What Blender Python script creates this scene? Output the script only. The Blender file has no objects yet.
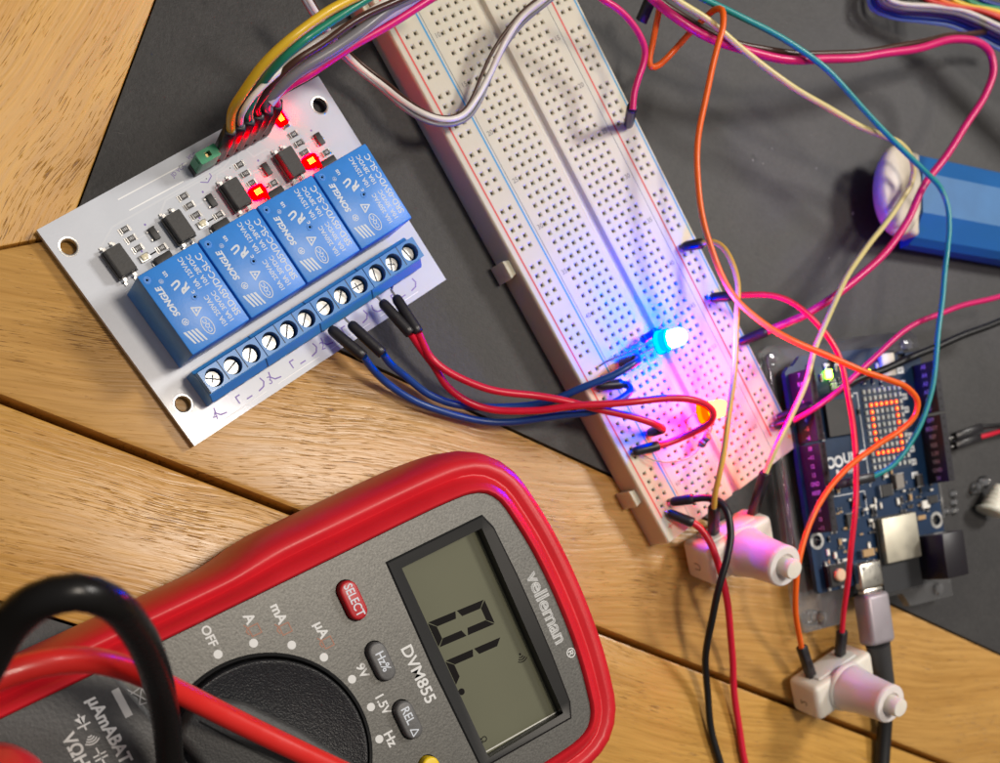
import bpy, bmesh, math, random
from mathutils import Matrix, Vector
random.seed(7)
S = 0.001                      # everything below is in millimetres
PI = math.pi
sc = bpy.context.scene
col = sc.collection

# ------------------------------------------------------------------ camera
FPX, PX, PY = 1172.963, 550.636, 631.2155
R2 = [[0.8858405911166871, 0.0003503292968584648, 0.4639895735889247],
      [-0.003455083643517154, -0.9999670091429754, 0.007351395959003831],
      [0.46397684158464547, -0.008115287728420073, -0.8858101560594908]]
CAM = Vector((-130.346607, -62.581406, 277.339023))
r0, r1, r2 = (Vector(r) for r in R2)
cd = bpy.data.cameras.new('camera'); cam = bpy.data.objects.new('camera', cd); col.objects.link(cam)
m = Matrix((r0, -r1, -r2)).transposed().to_4x4(); m.translation = CAM * S
cam.matrix_world = m
cd.sensor_width = 36; cd.lens = FPX / 1000 * 36
cd.shift_x = (500 - PX) / 1000; cd.shift_y = (PY - 381.5) / 1000
cd.clip_start = 0.005; cd.clip_end = 50
cd.dof.use_dof = True; cd.dof.focus_distance = 0.262; cd.dof.aperture_fstop = 19
sc.camera = cam
sc.view_settings.view_transform = 'Standard'; sc.view_settings.look = 'None'
sc.view_settings.exposure = 0; sc.view_settings.gamma = 1


def at(px, py, z=0.0):
    """point of the room at height z (mm) seen at a photo pixel"""
    d = r0 * ((px - PX) / FPX) + r1 * ((py - PY) / FPX) + r2
    return CAM + d * ((z - CAM.z) / d.z)


# ------------------------------------------------------------------ materials
MATS = {}


def mat(name, color, rough=.45, metal=0.0, spec=.5, emit=None, estr=0.0, trans=0.0, ior=1.45, sss=0.0, coat=0.0,
        var=0.0, vscale=300.0, bump=0.0, bscale=1500.0, rvar=0.0, sssr=(1, .8, .7)):
    if name in MATS: return MATS[name]
    m = bpy.data.materials.new(name); m.use_nodes = True
    nt = m.node_tree; b = nt.nodes['Principled BSDF']; L = nt.links
    b.inputs['Base Color'].default_value = (*color, 1); b.inputs['Roughness'].default_value = rough
    b.inputs['Metallic'].default_value = metal; b.inputs['Specular IOR Level'].default_value = spec
    b.inputs['IOR'].default_value = ior; b.inputs['Transmission Weight'].default_value = trans
    b.inputs['Coat Weight'].default_value = coat; b.inputs['Coat Roughness'].default_value = .08
    if emit:
        b.inputs['Emission Color'].default_value = (*emit, 1); b.inputs['Emission Strength'].default_value = estr
    if sss:
        b.inputs['Subsurface Weight'].default_value = sss
        b.inputs['Subsurface Radius'].default_value = sssr
        b.inputs['Subsurface Scale'].default_value = .003
    tc = nt.nodes.new('ShaderNodeTexCoord')
    if var or rvar:
        n = nt.nodes.new('ShaderNodeTexNoise'); n.inputs['Scale'].default_value = vscale; n.inputs['Detail'].default_value = 6
        L.new(tc.outputs['Object'], n.inputs['Vector'])
        if var:
            r = nt.nodes.new('ShaderNodeMapRange'); r.inputs['From Min'].default_value = .3; r.inputs['From Max'].default_value = .7
            r.inputs['To Min'].default_value = 1 - var; r.inputs['To Max'].default_value = 1 + var
            L.new(n.outputs['Fac'], r.inputs['Value'])
            mx = nt.nodes.new('ShaderNodeVectorMath'); mx.operation = 'SCALE'; mx.inputs[0].default_value = color
            L.new(r.outputs['Result'], mx.inputs['Scale']); L.new(mx.outputs['Vector'], b.inputs['Base Color'])
        if rvar:
            r = nt.nodes.new('ShaderNodeMapRange'); r.inputs['From Min'].default_value = .3; r.inputs['From Max'].default_value = .7
            r.inputs['To Min'].default_value = max(.02, rough - rvar); r.inputs['To Max'].default_value = rough + rvar
            L.new(n.outputs['Fac'], r.inputs['Value']); L.new(r.outputs['Result'], b.inputs['Roughness'])
    if bump:
        n2 = nt.nodes.new('ShaderNodeTexNoise'); n2.inputs['Scale'].default_value = bscale; n2.inputs['Detail'].default_value = 4
        L.new(tc.outputs['Object'], n2.inputs['Vector'])
        bp = nt.nodes.new('ShaderNodeBump'); bp.inputs['Strength'].default_value = bump; bp.inputs['Distance'].default_value = .0004
        L.new(n2.outputs['Fac'], bp.inputs['Height']); L.new(bp.outputs['Normal'], b.inputs['Normal'])
    MATS[name] = m
    return m


def wood(name, light, mid, dark, seed=0.0, rough=.4):
    """oak: grain runs along the object's local X"""
    m = bpy.data.materials.new(name); m.use_nodes = True
    nt = m.node_tree; b = nt.nodes['Principled BSDF']; L = nt.links; N = nt.nodes.new
    tc = N('ShaderNodeTexCoord')
    off = N('ShaderNodeVectorMath'); off.operation = 'ADD'; off.inputs[1].default_value = (seed, seed * .7, 0)
    L.new(tc.outputs['Object'], off.inputs[0])
    # gentle swirl of the grain
    w = N('ShaderNodeTexNoise'); w.inputs['Scale'].default_value = 14; w.inputs['Detail'].default_value = 2
    L.new(off.outputs[0], w.inputs['Vector'])
    ws = N('ShaderNodeVectorMath'); ws.operation = 'MULTIPLY_ADD'; ws.inputs[1].default_value = (0, .012, 0)
    L.new(w.outputs['Color'], ws.inputs[0]); L.new(off.outputs[0], ws.inputs[2])

    def stretched(sx, sy, detail, rough_=.6):
        mp = N('ShaderNodeMapping'); mp.inputs['Scale'].default_value = (sx, sy, sx)
        L.new(ws.outputs[0], mp.inputs['Vector'])
        n = N('ShaderNodeTexNoise'); n.inputs['Scale'].default_value = 1; n.inputs['Detail'].default_value = detail
        n.inputs['Roughness'].default_value = rough_
        L.new(mp.outputs[0], n.inputs['Vector']); return n

    def ramp(src, stops):
        r = N('ShaderNodeValToRGB'); e = r.color_ramp.elements
        e[0].position, e[0].color = stops[0][0], (*stops[0][1], 1); e[1].position, e[1].color = stops[-1][0], (*stops[-1][1], 1)
        for p, c in stops[1:-1]:
            x = e.new(p); x.color = (*c, 1)
        L.new(src, r.inputs['Fac']); return r
    broad = stretched(7, 110, 5)
    base = ramp(broad.outputs['Fac'], [(.28, mid), (.5, light), (.72, mid)])
    fine = stretched(45, 900, 3)
    f1 = ramp(fine.outputs['Fac'], [(.3, (.82, .79, .74)), (.6, (1.05, 1.04, 1.03))])
    mul = N('ShaderNodeMixRGB'); mul.blend_type = 'MULTIPLY'; mul.inputs['Fac'].default_value = 1
    L.new(base.outputs['Color'], mul.inputs[1]); L.new(f1.outputs['Color'], mul.inputs[2])
    pores = stretched(190, 3800, 2, .5)
    clump = stretched(25, 60, 2)
    pf = N('ShaderNodeMath'); pf.operation = 'MULTIPLY_ADD'; pf.inputs[1].default_value = .45
    L.new(clump.outputs['Fac'], pf.inputs[0]); L.new(pores.outputs['Fac'], pf.inputs[2])
    p1 = ramp(pf.outputs[0], [(.86, (0, 0, 0)), (.95, (.8, .8, .8))])
    mx = N('ShaderNodeMixRGB'); mx.inputs[2].default_value = (*dark, 1)
    L.new(mul.outputs[0], mx.inputs[1]); L.new(p1.outputs['Color'], mx.inputs['Fac'])
    # stray marks and dents
    sp = N('ShaderNodeTexNoise'); sp.inputs['Scale'].default_value = 70; sp.inputs['Detail'].default_value = 7; sp.inputs['Roughness'].default_value = .75
    L.new(off.outputs[0], sp.inputs['Vector'])
    s1 = ramp(sp.outputs['Fac'], [(.665, (0, 0, 0)), (.73, (.75, .75, .75))])
    mx2 = N('ShaderNodeMixRGB'); mx2.inputs[2].default_value = (mid[0] * .42, mid[1] * .36, mid[2] * .3, 1)
    L.new(mx.outputs[0], mx2.inputs[1]); L.new(s1.outputs['Color'], mx2.inputs['Fac'])
    L.new(mx2.outputs[0], b.inputs['Base Color'])
    rr = N('ShaderNodeMapRange'); rr.inputs['To Min'].default_value = rough - .12; rr.inputs['To Max'].default_value = rough + .10
    L.new(fine.outputs['Fac'], rr.inputs['Value']); L.new(rr.outputs['Result'], b.inputs['Roughness'])
    hs = N('ShaderNodeMath'); hs.operation = 'MULTIPLY_ADD'; hs.inputs[1].default_value = -.8
    L.new(p1.outputs['Color'], hs.inputs[0]); L.new(fine.outputs['Fac'], hs.inputs[2])
    bp = N('ShaderNodeBump'); bp.inputs['Strength'].default_value = .55; bp.inputs['Distance'].default_value = .00025
    L.new(hs.outputs[0], bp.inputs['Height']); L.new(bp.outputs['Normal'], b.inputs['Normal'])
    b.inputs['Specular IOR Level'].default_value = .5
    return m


def slate_mat():
    m = bpy.data.materials.new('slate'); m.use_nodes = True
    nt = m.node_tree; b = nt.nodes['Principled BSDF']; L = nt.links; N = nt.nodes.new
    tc = N('ShaderNodeTexCoord')

    def noise(scale, detail, rough=.5, stretch=None):
        n = N('ShaderNodeTexNoise'); n.inputs['Scale'].default_value = scale; n.inputs['Detail'].default_value = detail
        n.inputs['Roughness'].default_value = rough
        if stretch:
            mp = N('ShaderNodeMapping'); mp.inputs['Scale'].default_value = stretch; mp.inputs['Rotation'].default_value = (0, 0, .5)
            L.new(tc.outputs['Object'], mp.inputs['Vector']); L.new(mp.outputs[0], n.inputs['Vector'])
        else: L.new(tc.outputs['Object'], n.inputs['Vector'])
        return n
    a = noise(22, 8, .7); c = noise(900, 4, .7); s = noise(60, 5, .8, (1, 14, 1)); d = noise(140, 3)
    r = N('ShaderNodeValToRGB'); e = r.color_ramp.elements
    e[0].position = .3; e[0].color = (.021, .0205, .022, 1); e[1].position = .74; e[1].color = (.045, .0435, .043, 1)
    L.new(a.outputs['Fac'], r.inputs['Fac'])
    f = N('ShaderNodeMapRange'); f.inputs['From Min'].default_value = .3; f.inputs['From Max'].default_value = .7
    f.inputs['To Min'].default_value = .78; f.inputs['To Max'].default_value = 1.22
    L.new(c.outputs['Fac'], f.inputs['Value'])
    k = N('ShaderNodeVectorMath'); k.operation = 'SCALE'; L.new(r.outputs['Color'], k.inputs[0]); L.new(f.outputs[0], k.inputs['Scale'])
    sr = N('ShaderNodeValToRGB'); sr.color_ramp.elements[0].position = .66; sr.color_ramp.elements[1].position = .74
    L.new(s.outputs['Fac'], sr.inputs['Fac'])
    mx = N('ShaderNodeMixRGB'); mx.inputs[2].default_value = (.15, .145, .14, 1)
    sm = N('ShaderNodeMath'); sm.operation = 'MULTIPLY'; sm.inputs[1].default_value = .6
    L.new(sr.outputs['Color'], sm.inputs[0]); L.new(sm.outputs[0], mx.inputs['Fac']); L.new(k.outputs[0], mx.inputs[1])
    dr = N('ShaderNodeValToRGB'); dr.color_ramp.elements[0].position = .70; dr.color_ramp.elements[1].position = .76
    L.new(d.outputs['Fac'], dr.inputs['Fac'])
    mx2 = N('ShaderNodeMixRGB'); mx2.inputs[2].default_value = (.012, .012, .014, 1)
    L.new(dr.outputs['Color'], mx2.inputs['Fac']); L.new(mx.outputs[0], mx2.inputs[1])
    li = noise(420, 2); lr = N('ShaderNodeValToRGB'); lr.color_ramp.elements[0].position = .765; lr.color_ramp.elements[1].position = .82
    L.new(li.outputs['Fac'], lr.inputs['Fac'])
    mx3 = N('ShaderNodeMixRGB'); mx3.inputs[2].default_value = (.30, .29, .28, 1)
    L.new(lr.outputs['Color'], mx3.inputs['Fac']); L.new(mx2.outputs[0], mx3.inputs[1])
    L.new(mx3.outputs[0], b.inputs['Base Color'])
    b.inputs['Roughness'].default_value = .58
    bp = N('ShaderNodeBump'); bp.inputs['Strength'].default_value = .35; bp.inputs['Distance'].default_value = .0003
    L.new(c.outputs['Fac'], bp.inputs['Height']); L.new(bp.outputs['Normal'], b.inputs['Normal'])
    return m


def glow(name, rgb, strength, core=None):
    """light-emitting plastic of a narrow-band lamp; such primaries lie outside the sRGB triangle, so a channel may go below zero"""
    if name in MATS: return MATS[name]
    m = bpy.data.materials.new(name); m.use_nodes = True
    nt = m.node_tree; nt.nodes.remove(nt.nodes['Principled BSDF'])
    e = nt.nodes.new('ShaderNodeEmission'); v = nt.nodes.new('ShaderNodeVectorMath'); v.operation = 'SCALE'
    v.inputs[0].default_value = rgb; v.inputs['Scale'].default_value = strength
    nt.links.new(v.outputs['Vector'], e.inputs['Color']); nt.links.new(e.outputs[0], nt.nodes['Material Output'].inputs['Surface'])
    MATS[name] = m
    return m


WHITE_PRINT = mat('white_print', (.56, .61, .68), .5)
GREY_PRINT = mat('grey_print', (.33, .33, .33), .6)
BLACK = mat('black_plastic', (.014, .014, .015), .42, var=.15, bump=.12)
STEEL = mat('tinned_metal', (.72, .70, .66), .28, metal=1, rvar=.08)
GOLD = mat('gold_contact', (.75, .55, .25), .3, metal=1)
SOLDER = mat('solder', (.62, .61, .6), .25, metal=1, rvar=.1)


# ------------------------------------------------------------------ mesh building
class MB:
    def __init__(s): s.v, s.f, s.m = [], [], []

    def add(s, verts, faces, mi=0, M=None):
        o = len(s.v)
        for v in verts:
            v = Vector(v)
            s.v.append(M @ v if M is not None else v)
        for i, f in enumerate(faces):
            s.f.append([o + k for k in f]); s.m.append(mi[i] if isinstance(mi, list) else mi)
        return s

    def add_bm(s, bm, mi=0, M=None):
        bm.verts.index_update()
        s.add([v.co.copy() for v in bm.verts], [[v.index for v in f.verts] for f in bm.faces], mi, M); bm.free(); return s

    def box(s, x0, x1, y0, y1, z0, z1, mi=0, M=None, bev=0.0, seg=2):
        bm = bmesh.new(); bmesh.ops.create_cube(bm, size=1)
        for v in bm.verts:
            v.co = Vector(((x0 + x1) / 2 + v.co.x * (x1 - x0), (y0 + y1) / 2 + v.co.y * (y1 - y0), (z0 + z1) / 2 + v.co.z * (z1 - z0)))
        if bev: bmesh.ops.bevel(bm, geom=bm.edges[:], offset=bev, segments=seg, profile=.5, affect='EDGES')
        return s.add_bm(bm, mi, M)

    def prism(s, poly, z0, z1, mi=0, M=None, bev=0.0, seg=2):
        bm = bmesh.new()
        a = [bm.verts.new((x, y, z0)) for x, y in poly]; b = [bm.verts.new((x, y, z1)) for x, y in poly]
        bm.faces.new(a[::-1]); top = bm.faces.new(b)
        n = len(poly)
        for i in range(n): bm.faces.new((a[i], a[(i + 1) % n], b[(i + 1) % n], b[i]))
        bmesh.ops.recalc_face_normals(bm, faces=bm.faces[:])
        if bev: bmesh.ops.bevel(bm, geom=list(top.edges), offset=bev, segments=seg, profile=.5, affect='EDGES')
        return s.add_bm(bm, mi, M)

    def flat(s, poly, z, mi=0, M=None):
        return s.add([(x, y, z) for x, y in poly], [list(range(len(poly)))], mi, M)

    def lathe(s, prof, n=24, mi=0, M=None, cap=True):
        v, f = [], []
        for r, z in prof:
            for k in range(n):
                a = 2 * PI * k / n; v.append((r * math.cos(a), r * math.sin(a), z))
        for i in range(len(prof) - 1):
            for k in range(n):
                f.append([i * n + k, i * n + (k + 1) % n, (i + 1) * n + (k + 1) % n, (i + 1) * n + k])
        if cap and prof[0][0] > 1e-6: f.append(list(range(n))[::-1])
        if cap and prof[-1][0] > 1e-6: f.append([(len(prof) - 1) * n + k for k in range(n)])
        return s.add(v, f, mi, M)

    def cyl(s, x, y, z0, z1, r, mi=0, n=20, M=None, bev=0.0):
        pr = [(r, z0), (r, z1)] if not bev else [(r, z0), (r, z1 - bev), (r - bev * .3, z1 - bev * .3), (r - bev, z1)]
        T = Matrix.Translation((x, y, 0))
        return s.lathe(pr, n, mi, M @ T if M is not None else T)

    def tube(s, pts, r, n=12, mi=0, cap=True, M=None):
        pts = [Vector(p) for p in pts]
        rs = r if isinstance(r, list) else [r] * len(pts)
        T = [(pts[min(i + 1, len(pts) - 1)] - pts[max(i - 1, 0)]).normalized() for i in range(len(pts))]
        up = Vector((0, 0, 1)) if abs(T[0].z) < .9 else Vector((1, 0, 0))
        u = (up - T[0] * up.dot(T[0])).normalized(); v, f = [], []
        for i, p in enumerate(pts):
            u = (u - T[i] * u.dot(T[i])).normalized(); w = T[i].cross(u)
            for k in range(n):
                a = 2 * PI * k / n; v.append(p + (u * math.cos(a) + w * math.sin(a)) * rs[i])
        for i in range(len(pts) - 1):
            for k in range(n):
                f.append([i * n + k, i * n + (k + 1) % n, (i + 1) * n + (k + 1) % n, (i + 1) * n + k])
        if cap: f.append(list(range(n))[::-1]); f.append([(len(pts) - 1) * n + k for k in range(n)])
        return s.add(v, f, mi, M)

    def line(s, pts, w, z, mi=0, M=None, closed=False):
        """flat printed stroke of width w"""
        pts = [Vector((p[0], p[1], 0)) for p in pts]
        n = len(pts)
        for i in range(n if closed else n - 1):
            a, b = pts[i], pts[(i + 1) % n]; d = (b - a)
            if d.length < 1e-6: continue
            d.normalize(); q = Vector((-d.y, d.x, 0)) * w / 2; e = d * w * .3
            s.add([(a - e - q) + Vector((0, 0, z)), (b + e - q) + Vector((0, 0, z)), (b + e + q) + Vector((0, 0, z)), (a - e + q) + Vector((0, 0, z))],
                  [[0, 1, 2, 3]], mi, M)
            z += .002
        return s

    def text(s, body, size, M, mi=0, bold=0.0, align='CENTER', sx=1.0, shear=0.0, outline=0.0):
        v, f = text_geo(body, size, bold, align, shear, outline)
        return s.add(v, f, mi, M @ Matrix.Diagonal((sx, 1, 1, 1)))

    def build(s, name, mats, parent=None, loc=None, smooth=32, rot=None):
        me = bpy.data.meshes.new(name)
        me.from_pydata([v * S for v in s.v], [], s.f)
        mats = mats if isinstance(mats, (list, tuple)) else [mats]
        for mm in mats: me.materials.append(mm)
        for p, k in zip(me.polygons, s.m): p.material_index = k; p.use_smooth = True
        me.set_sharp_from_angle(angle=math.radians(smooth))
        me.update()
        o = bpy.data.objects.new(name, me); col.objects.link(o)
        if parent: o.parent = parent
        if loc is not None: o.location = Vector(loc) * S
        if rot is not None: o.rotation_euler = rot
        return o


_tc = {}


def text_geo(body, size, bold, align, shear, outline):
    key = (body, size, bold, align, shear, outline)
    if key not in _tc:
        cu = bpy.data.curves.new('print', 'FONT'); cu.body = body; cu.size = size; cu.offset = bold
        cu.align_x = align; cu.align_y = 'CENTER'; cu.shear = shear; cu.resolution_u = 3
        if outline: cu.fill_mode = 'NONE'; cu.bevel_depth = outline; cu.bevel_resolution = 0
        ob = bpy.data.objects.new('print', cu); col.objects.link(ob)
        dg = bpy.context.evaluated_depsgraph_get(); dg.update()
        me = bpy.data.meshes.new_from_object(ob.evaluated_get(dg))
        _tc[key] = ([v.co.copy() for v in me.vertices], [list(p.vertices) for p in me.polygons])
        bpy.data.objects.remove(ob); bpy.data.meshes.remove(me); bpy.data.curves.remove(cu)
    return _tc[key]


def plate_geo(outer, holes, z0, z1, res=1):
    cu = bpy.data.curves.new('plate', 'CURVE'); cu.dimensions = '2D'; cu.fill_mode = 'BOTH'; cu.extrude = (z1 - z0) / 2
    for poly in [outer] + list(holes):
        sp = cu.splines.new('POLY'); sp.points.add(len(poly) - 1)
        for p, q in zip(sp.points, poly): p.co = (q[0], q[1], 0, 1)
        sp.use_cyclic_u = True
    ob = bpy.data.objects.new('plate', cu); col.objects.link(ob)
    dg = bpy.context.evaluated_depsgraph_get(); dg.update()
    me = bpy.data.meshes.new_from_object(ob.evaluated_get(dg))
    out = ([v.co + Vector((0, 0, (z0 + z1) / 2)) for v in me.vertices], [list(p.vertices) for p in me.polygons])
    bpy.data.objects.remove(ob); bpy.data.meshes.remove(me); bpy.data.curves.remove(cu)
    return out


def circle(x, y, r, n=28): return [(x + r * math.cos(2 * PI * k / n), y + r * math.sin(2 * PI * k / n)) for k in range(n)]


def rrect(x0, x1, y0, y1, r, n=5):
    out = []
    for cx, cy, a0 in ((x1 - r, y1 - r, 0), (x0 + r, y1 - r, PI / 2), (x0 + r, y0 + r, PI), (x1 - r, y0 + r, 1.5 * PI)):
        for k in range(n + 1):
            a = a0 + PI / 2 * k / n; out.append((cx + r * math.cos(a), cy + r * math.sin(a)))
    return out


def spline(pts, step=1.2):
    """smooth curve through the points (centripetal Catmull-Rom)"""
    P = [Vector(p) for p in pts]
    P = [P[0] * 2 - P[1]] + P + [P[-1] * 2 - P[-2]]
    out = []
    for i in range(1, len(P) - 2):
        p0, p1, p2, p3 = P[i - 1:i + 3]
        t0 = 0; t1 = t0 + max((p1 - p0).length, 1e-4) ** .5; t2 = t1 + max((p2 - p1).length, 1e-4) ** .5; t3 = t2 + max((p3 - p2).length, 1e-4) ** .5
        n = max(2, int((p2 - p1).length / step))
        for k in range(n):
            t = t1 + (t2 - t1) * k / n
            a1 = p0 * ((t1 - t) / (t1 - t0)) + p1 * ((t - t0) / (t1 - t0)); a2 = p1 * ((t2 - t) / (t2 - t1)) + p2 * ((t - t1) / (t2 - t1))
            a3 = p2 * ((t3 - t) / (t3 - t2)) + p3 * ((t - t2) / (t3 - t2))
            b1 = a1 * ((t2 - t) / (t2 - t0)) + a2 * ((t - t0) / (t2 - t0)); b2 = a2 * ((t3 - t) / (t3 - t1)) + a3 * ((t - t1) / (t3 - t1))
            out.append(b1 * ((t2 - t) / (t2 - t1)) + b2 * ((t - t1) / (t2 - t1)))
    out.append(P[-2])
    return out


def tag(o, label, cat, group=None, kind=None):
    o['label'] = label; o['category'] = cat
    if group: o['group'] = group
    if kind: o['kind'] = kind
    return o


def thing(name, label, cat, loc=(0, 0, 0), rz=0.0, group=None, M=None):
    o = bpy.data.objects.new(name, None); col.objects.link(o); o.empty_display_size = .01
    if M is not None:
        M = M.copy(); M.translation = M.translation * S; o.matrix_world = M
    else:
        o.location = Vector(loc) * S; o.rotation_euler = (0, 0, rz)
    return tag(o, label, cat, group)


def RZ(a): return Matrix.Rotation(a, 4, 'Z')


def TR(x, y, z=0): return Matrix.Translation((x, y, z))


# ------------------------------------------------------------------ table: oak planks round slate panels
def line_hit(p, d, q, e):
    k = ((q[0] - p[0]) * e[1] - (q[1] - p[1]) * e[0]) / (d[0] * e[1] - d[1] * e[0]); return (p[0] + d[0] * k, p[1] + d[1] * k)


table = bpy.data.objects.new('tabletop', None); col.objects.link(table)
tag(table, 'oak plank tabletop with dark slate panels set into it', 'tabletop', kind='structure')
dl = (math.cos(math.radians(-18.65)), math.sin(math.radians(-18.65)))      # long edges
nl = (-dl[1], dl[0])
da = (math.cos(math.radians(71.6)), math.sin(math.radians(71.6)))          # edge of the upper plank
pB, pG, pS, pA = (-5.7, -9.2), (-64.9, -33.3), (-108.8, -61.3), (-101.2, 32.5)
jd = (math.cos(math.radians(20)), math.sin(math.radians(20))); pj = (-118, 17.3)   # joint of the two planks


def plank(name, poly, grain, z0, z1, material, bev=.45):
    c = Vector((sum(p[0] for p in poly) / len(poly), sum(p[1] for p in poly) / len(poly), 0))
    R = RZ(-grain)
    loc = [(R @ (Vector((x, y, 0)) - c)) for x, y in poly]
    mb = MB().prism([(p.x, p.y) for p in loc], z0, z1, bev=bev)
    return mb.build(name, material, table, loc=c, rot=(0, 0, grain))


def off(p, k): return (p[0] + nl[0] * k, p[1] + nl[1] * k)


L0, L1 = -260, 420
ptA = line_hit(pA, da, pB, dl)
oakA = wood('oak_upper_plank', (.55, .295, .050), (.44, .21, .030), (.15, .055, .012), 3.1, .45)
oakB = wood('oak_middle_plank', (.51, .285, .078), (.40, .205, .046), (.14, .058, .02), 1.7, .31)
oakC = wood('oak_lower_plank', (.53, .295, .068), (.43, .22, .042), (.15, .06, .02), 5.9, .31)
jA = line_hit(pj, jd, pA, da)
e = .25
plank('plank', [(jA[0] - 200 * jd[0] - e * jd[1], jA[1] - 200 * jd[1] + e), (jA[0], jA[1] + e), (jA[0] + da[0] * 260, jA[1] + da[1] * 260), (jA[0] - 200 + da[0] * 260, jA[1] + da[1] * 260 - 60)],
      math.radians(62.2), -18, -.05, oakA)
bB = [pB[0] + dl[0] * L1, pB[1] + dl[1] * L1]
gB = off(pG, 1.1); gC = off(pG, -.55)
plank('plank', [(gB[0] + dl[0] * L1, gB[1] + dl[1] * L1), tuple(bB), ptA, (jA[0], jA[1]), line_hit(pj, jd, gB, dl)],
      math.radians(-3), -18, 0, oakB, bev=1.5)
plank('plank', [(pS[0] + dl[0] * L0, pS[1] + dl[1] * L0), (pS[0] + dl[0] * L1, pS[1] + dl[1] * L1), (gC[0] + dl[0] * L1, gC[1] + dl[1] * L1), (gC[0] + dl[0] * L0, gC[1] + dl[1] * L0)],
      math.radians(-13), -18, 0, oakC, bev=.6)
slate = slate_mat()
seam = mat('dark_seam', (.02, .018, .016), .8)
# big slate panel, of tiles with a fine joint between them
bA = (ptA[0] + da[0] * 260, ptA[1] + da[1] * 260)
o_ = .35
tj = (at(447, 360), at(502, 352)); td = (tj[1] - tj[0]); td = (td.x, td.y)
slp = [(ptA[0] + o_, ptA[1] + o_), (bB[0], bB[1] + o_), (bB[0] + 60, bB[1] + 400), (bA[0] + o_, bA[1])]
MB().prism(slp, -14, -.5, bev=.3).build('slate_panel', slate, table)
lo = off(pS, -.5)
MB().prism([(lo[0] + dl[0] * L0, lo[1] + dl[1] * L0), (lo[0] + dl[0] * L0 + nl[0] * -150, lo[1] + dl[1] * L0 + nl[1] * -150),
            (lo[0] + dl[0] * L1 - nl[0] * 150, lo[1] + dl[1] * L1 - nl[1] * 150), (lo[0] + dl[0] * L1, lo[1] + dl[1] * L1)][::-1], -14, -.5, bev=.3).build('slate_panel', slate, table)
MB().box(-420, 620, -420, 420, -24, -18.1).build('underframe', seam, table)

# ------------------------------------------------------------------ relay board (x along the header edge, y away from the screws, z up)
RB_A = math.atan2(46.2, 61.84); RB_O = (-110.96, 21.38, 0)
relay_board = thing('relay_board', 'white four-channel relay board with blue relays and lit red indicator lamps', 'relay board', RB_O, RB_A)
RBW = TR(*RB_O) @ RZ(RB_A)


def rb(a, b, z): return RBW @ Vector((a, -b, z))


PCBW = mat('white_solder_mask', (.53, .56, .62), .33, coat=.25, var=.04, vscale=120, bump=.03)
PCBE = mat('board_edge', (.52, .50, .44), .6)
SILK = mat('white_silkscreen', (.82, .83, .84), .5)
VIOLET = mat('violet_silkscreen', (.20, .13, .42), .5)
ZT = 2.73
mb = MB()
v, f = plate_geo([(0, 0), (77.2, 0), (77.2, -54.9), (0, -54.9)], [circle(3.5, -5.9, 1.75), circle(73.3, -5.7, 1.75), circle(3.6, -45.9, 1.75)], ZT - 1.6, ZT)
mb.add(v, f, 0)
for x, y in ((3.5, -5.9), (73.3, -5.7), (3.6, -45.9)):                 # plated rings and barrels of the mounting holes
    mb.lathe([(1.74, ZT - 1.6), (1.74, ZT + .02), (1.78, ZT + .05), (2.15, ZT + .05), (2.2, ZT + .005)], 28, 1, TR(x, y), False)
for p in ([(18.8, -2.5), (36.9, -2.7)], [(19.5, -5.5), (33.8, -5.7)]): mb.line(p, .28, ZT + .02, 2)
rt = random.Random(11)
for k in range(4):
    x = 7.65 + 15.75 * k
    for (x0_, y0_, x1_, y1_) in ((x + 1.2, 9.4, 43.5 + 2.54 * k, 6.6), (x + 8.3, 10.6, x + 12.2, 12.2), (x + 8.3, 15.4, x + 12.8, 15.5), (x + 9.4, 13.1, x + 13.2, 18.0), (x + 4.4, 17.8, x + 6.5, 19.8)):
        ym = 6.75 + .55 * k if y0_ < 10 else (y0_ + y1_) / 2
        mb.line([(x0_, -y0_), (x0_ + (x1_ - x0_) * .15, -ym), (x1_ - (x1_ - x0_) * .1, -ym), (x1_, -y1_)], .42, ZT + .006 + .0004 * k, 5)
    for q in range(5):
        vx, vy = x + rt.uniform(-3, 14), rt.uniform(7.4, 18.6); mb.cyl(vx, -vy, ZT, ZT + .018, .34, 5, 10); mb.cyl(vx, -vy, ZT + .01, ZT + .024, .15, 4, 8)
    mb.line([(x + .6, -40.6), (x + 14.6, -40.6)], .5, ZT + .006, 5); mb.line([(x + 1.6, -53.6), (x + 13.8, -53.6)], .22, ZT + .02, 2)
    for q in range(3): mb.lathe([(1.1, ZT + .02), (1.9, ZT + .02)], 20, 1, TR(x + 2.7 + 5.12 * q, -50.2), False) if False else None
for k in range(4):                                                     # faint tracks and outlines under each channel
    x = 7.65 + 15.75 * k
    mb.line([(x + .2, -19.4), (x + 15.2, -19.4)], .16, ZT + .012, 2)
    for q in ((13.2, 9.6), (13.3, 12), (9, 14)): mb.cyl(x + q[0] - .3, -q[1], ZT, ZT + .015, .26, 3, 10)
    # bracket marks of the three screw terminals of this channel
    cx = x + 7.8
    for sx in (-1, 1):
        mb.line([(cx + sx * 6.6, -50.3), (cx + sx * 6.9, -51.4), (cx + sx * 6.2, -52.3), (cx + sx * 4.7, -52.6)], .32, ZT + .02, 3)
    mb.line([(cx - .9, -52.5), (cx - .9, -50.9), (cx + .2, -50.9)], .3, ZT + .02, 3)
    mb.line([(cx + 1.2, -52.6), (cx + 2.6, -52.6)], .3, ZT + .02, 3)
for k, t in enumerate(('4', '3', '2')):
    mb.text(t, 2.6, TR(8.0 + 15.75 * k, -52.0, ZT + .03) @ RZ(-.2), 3)
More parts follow.
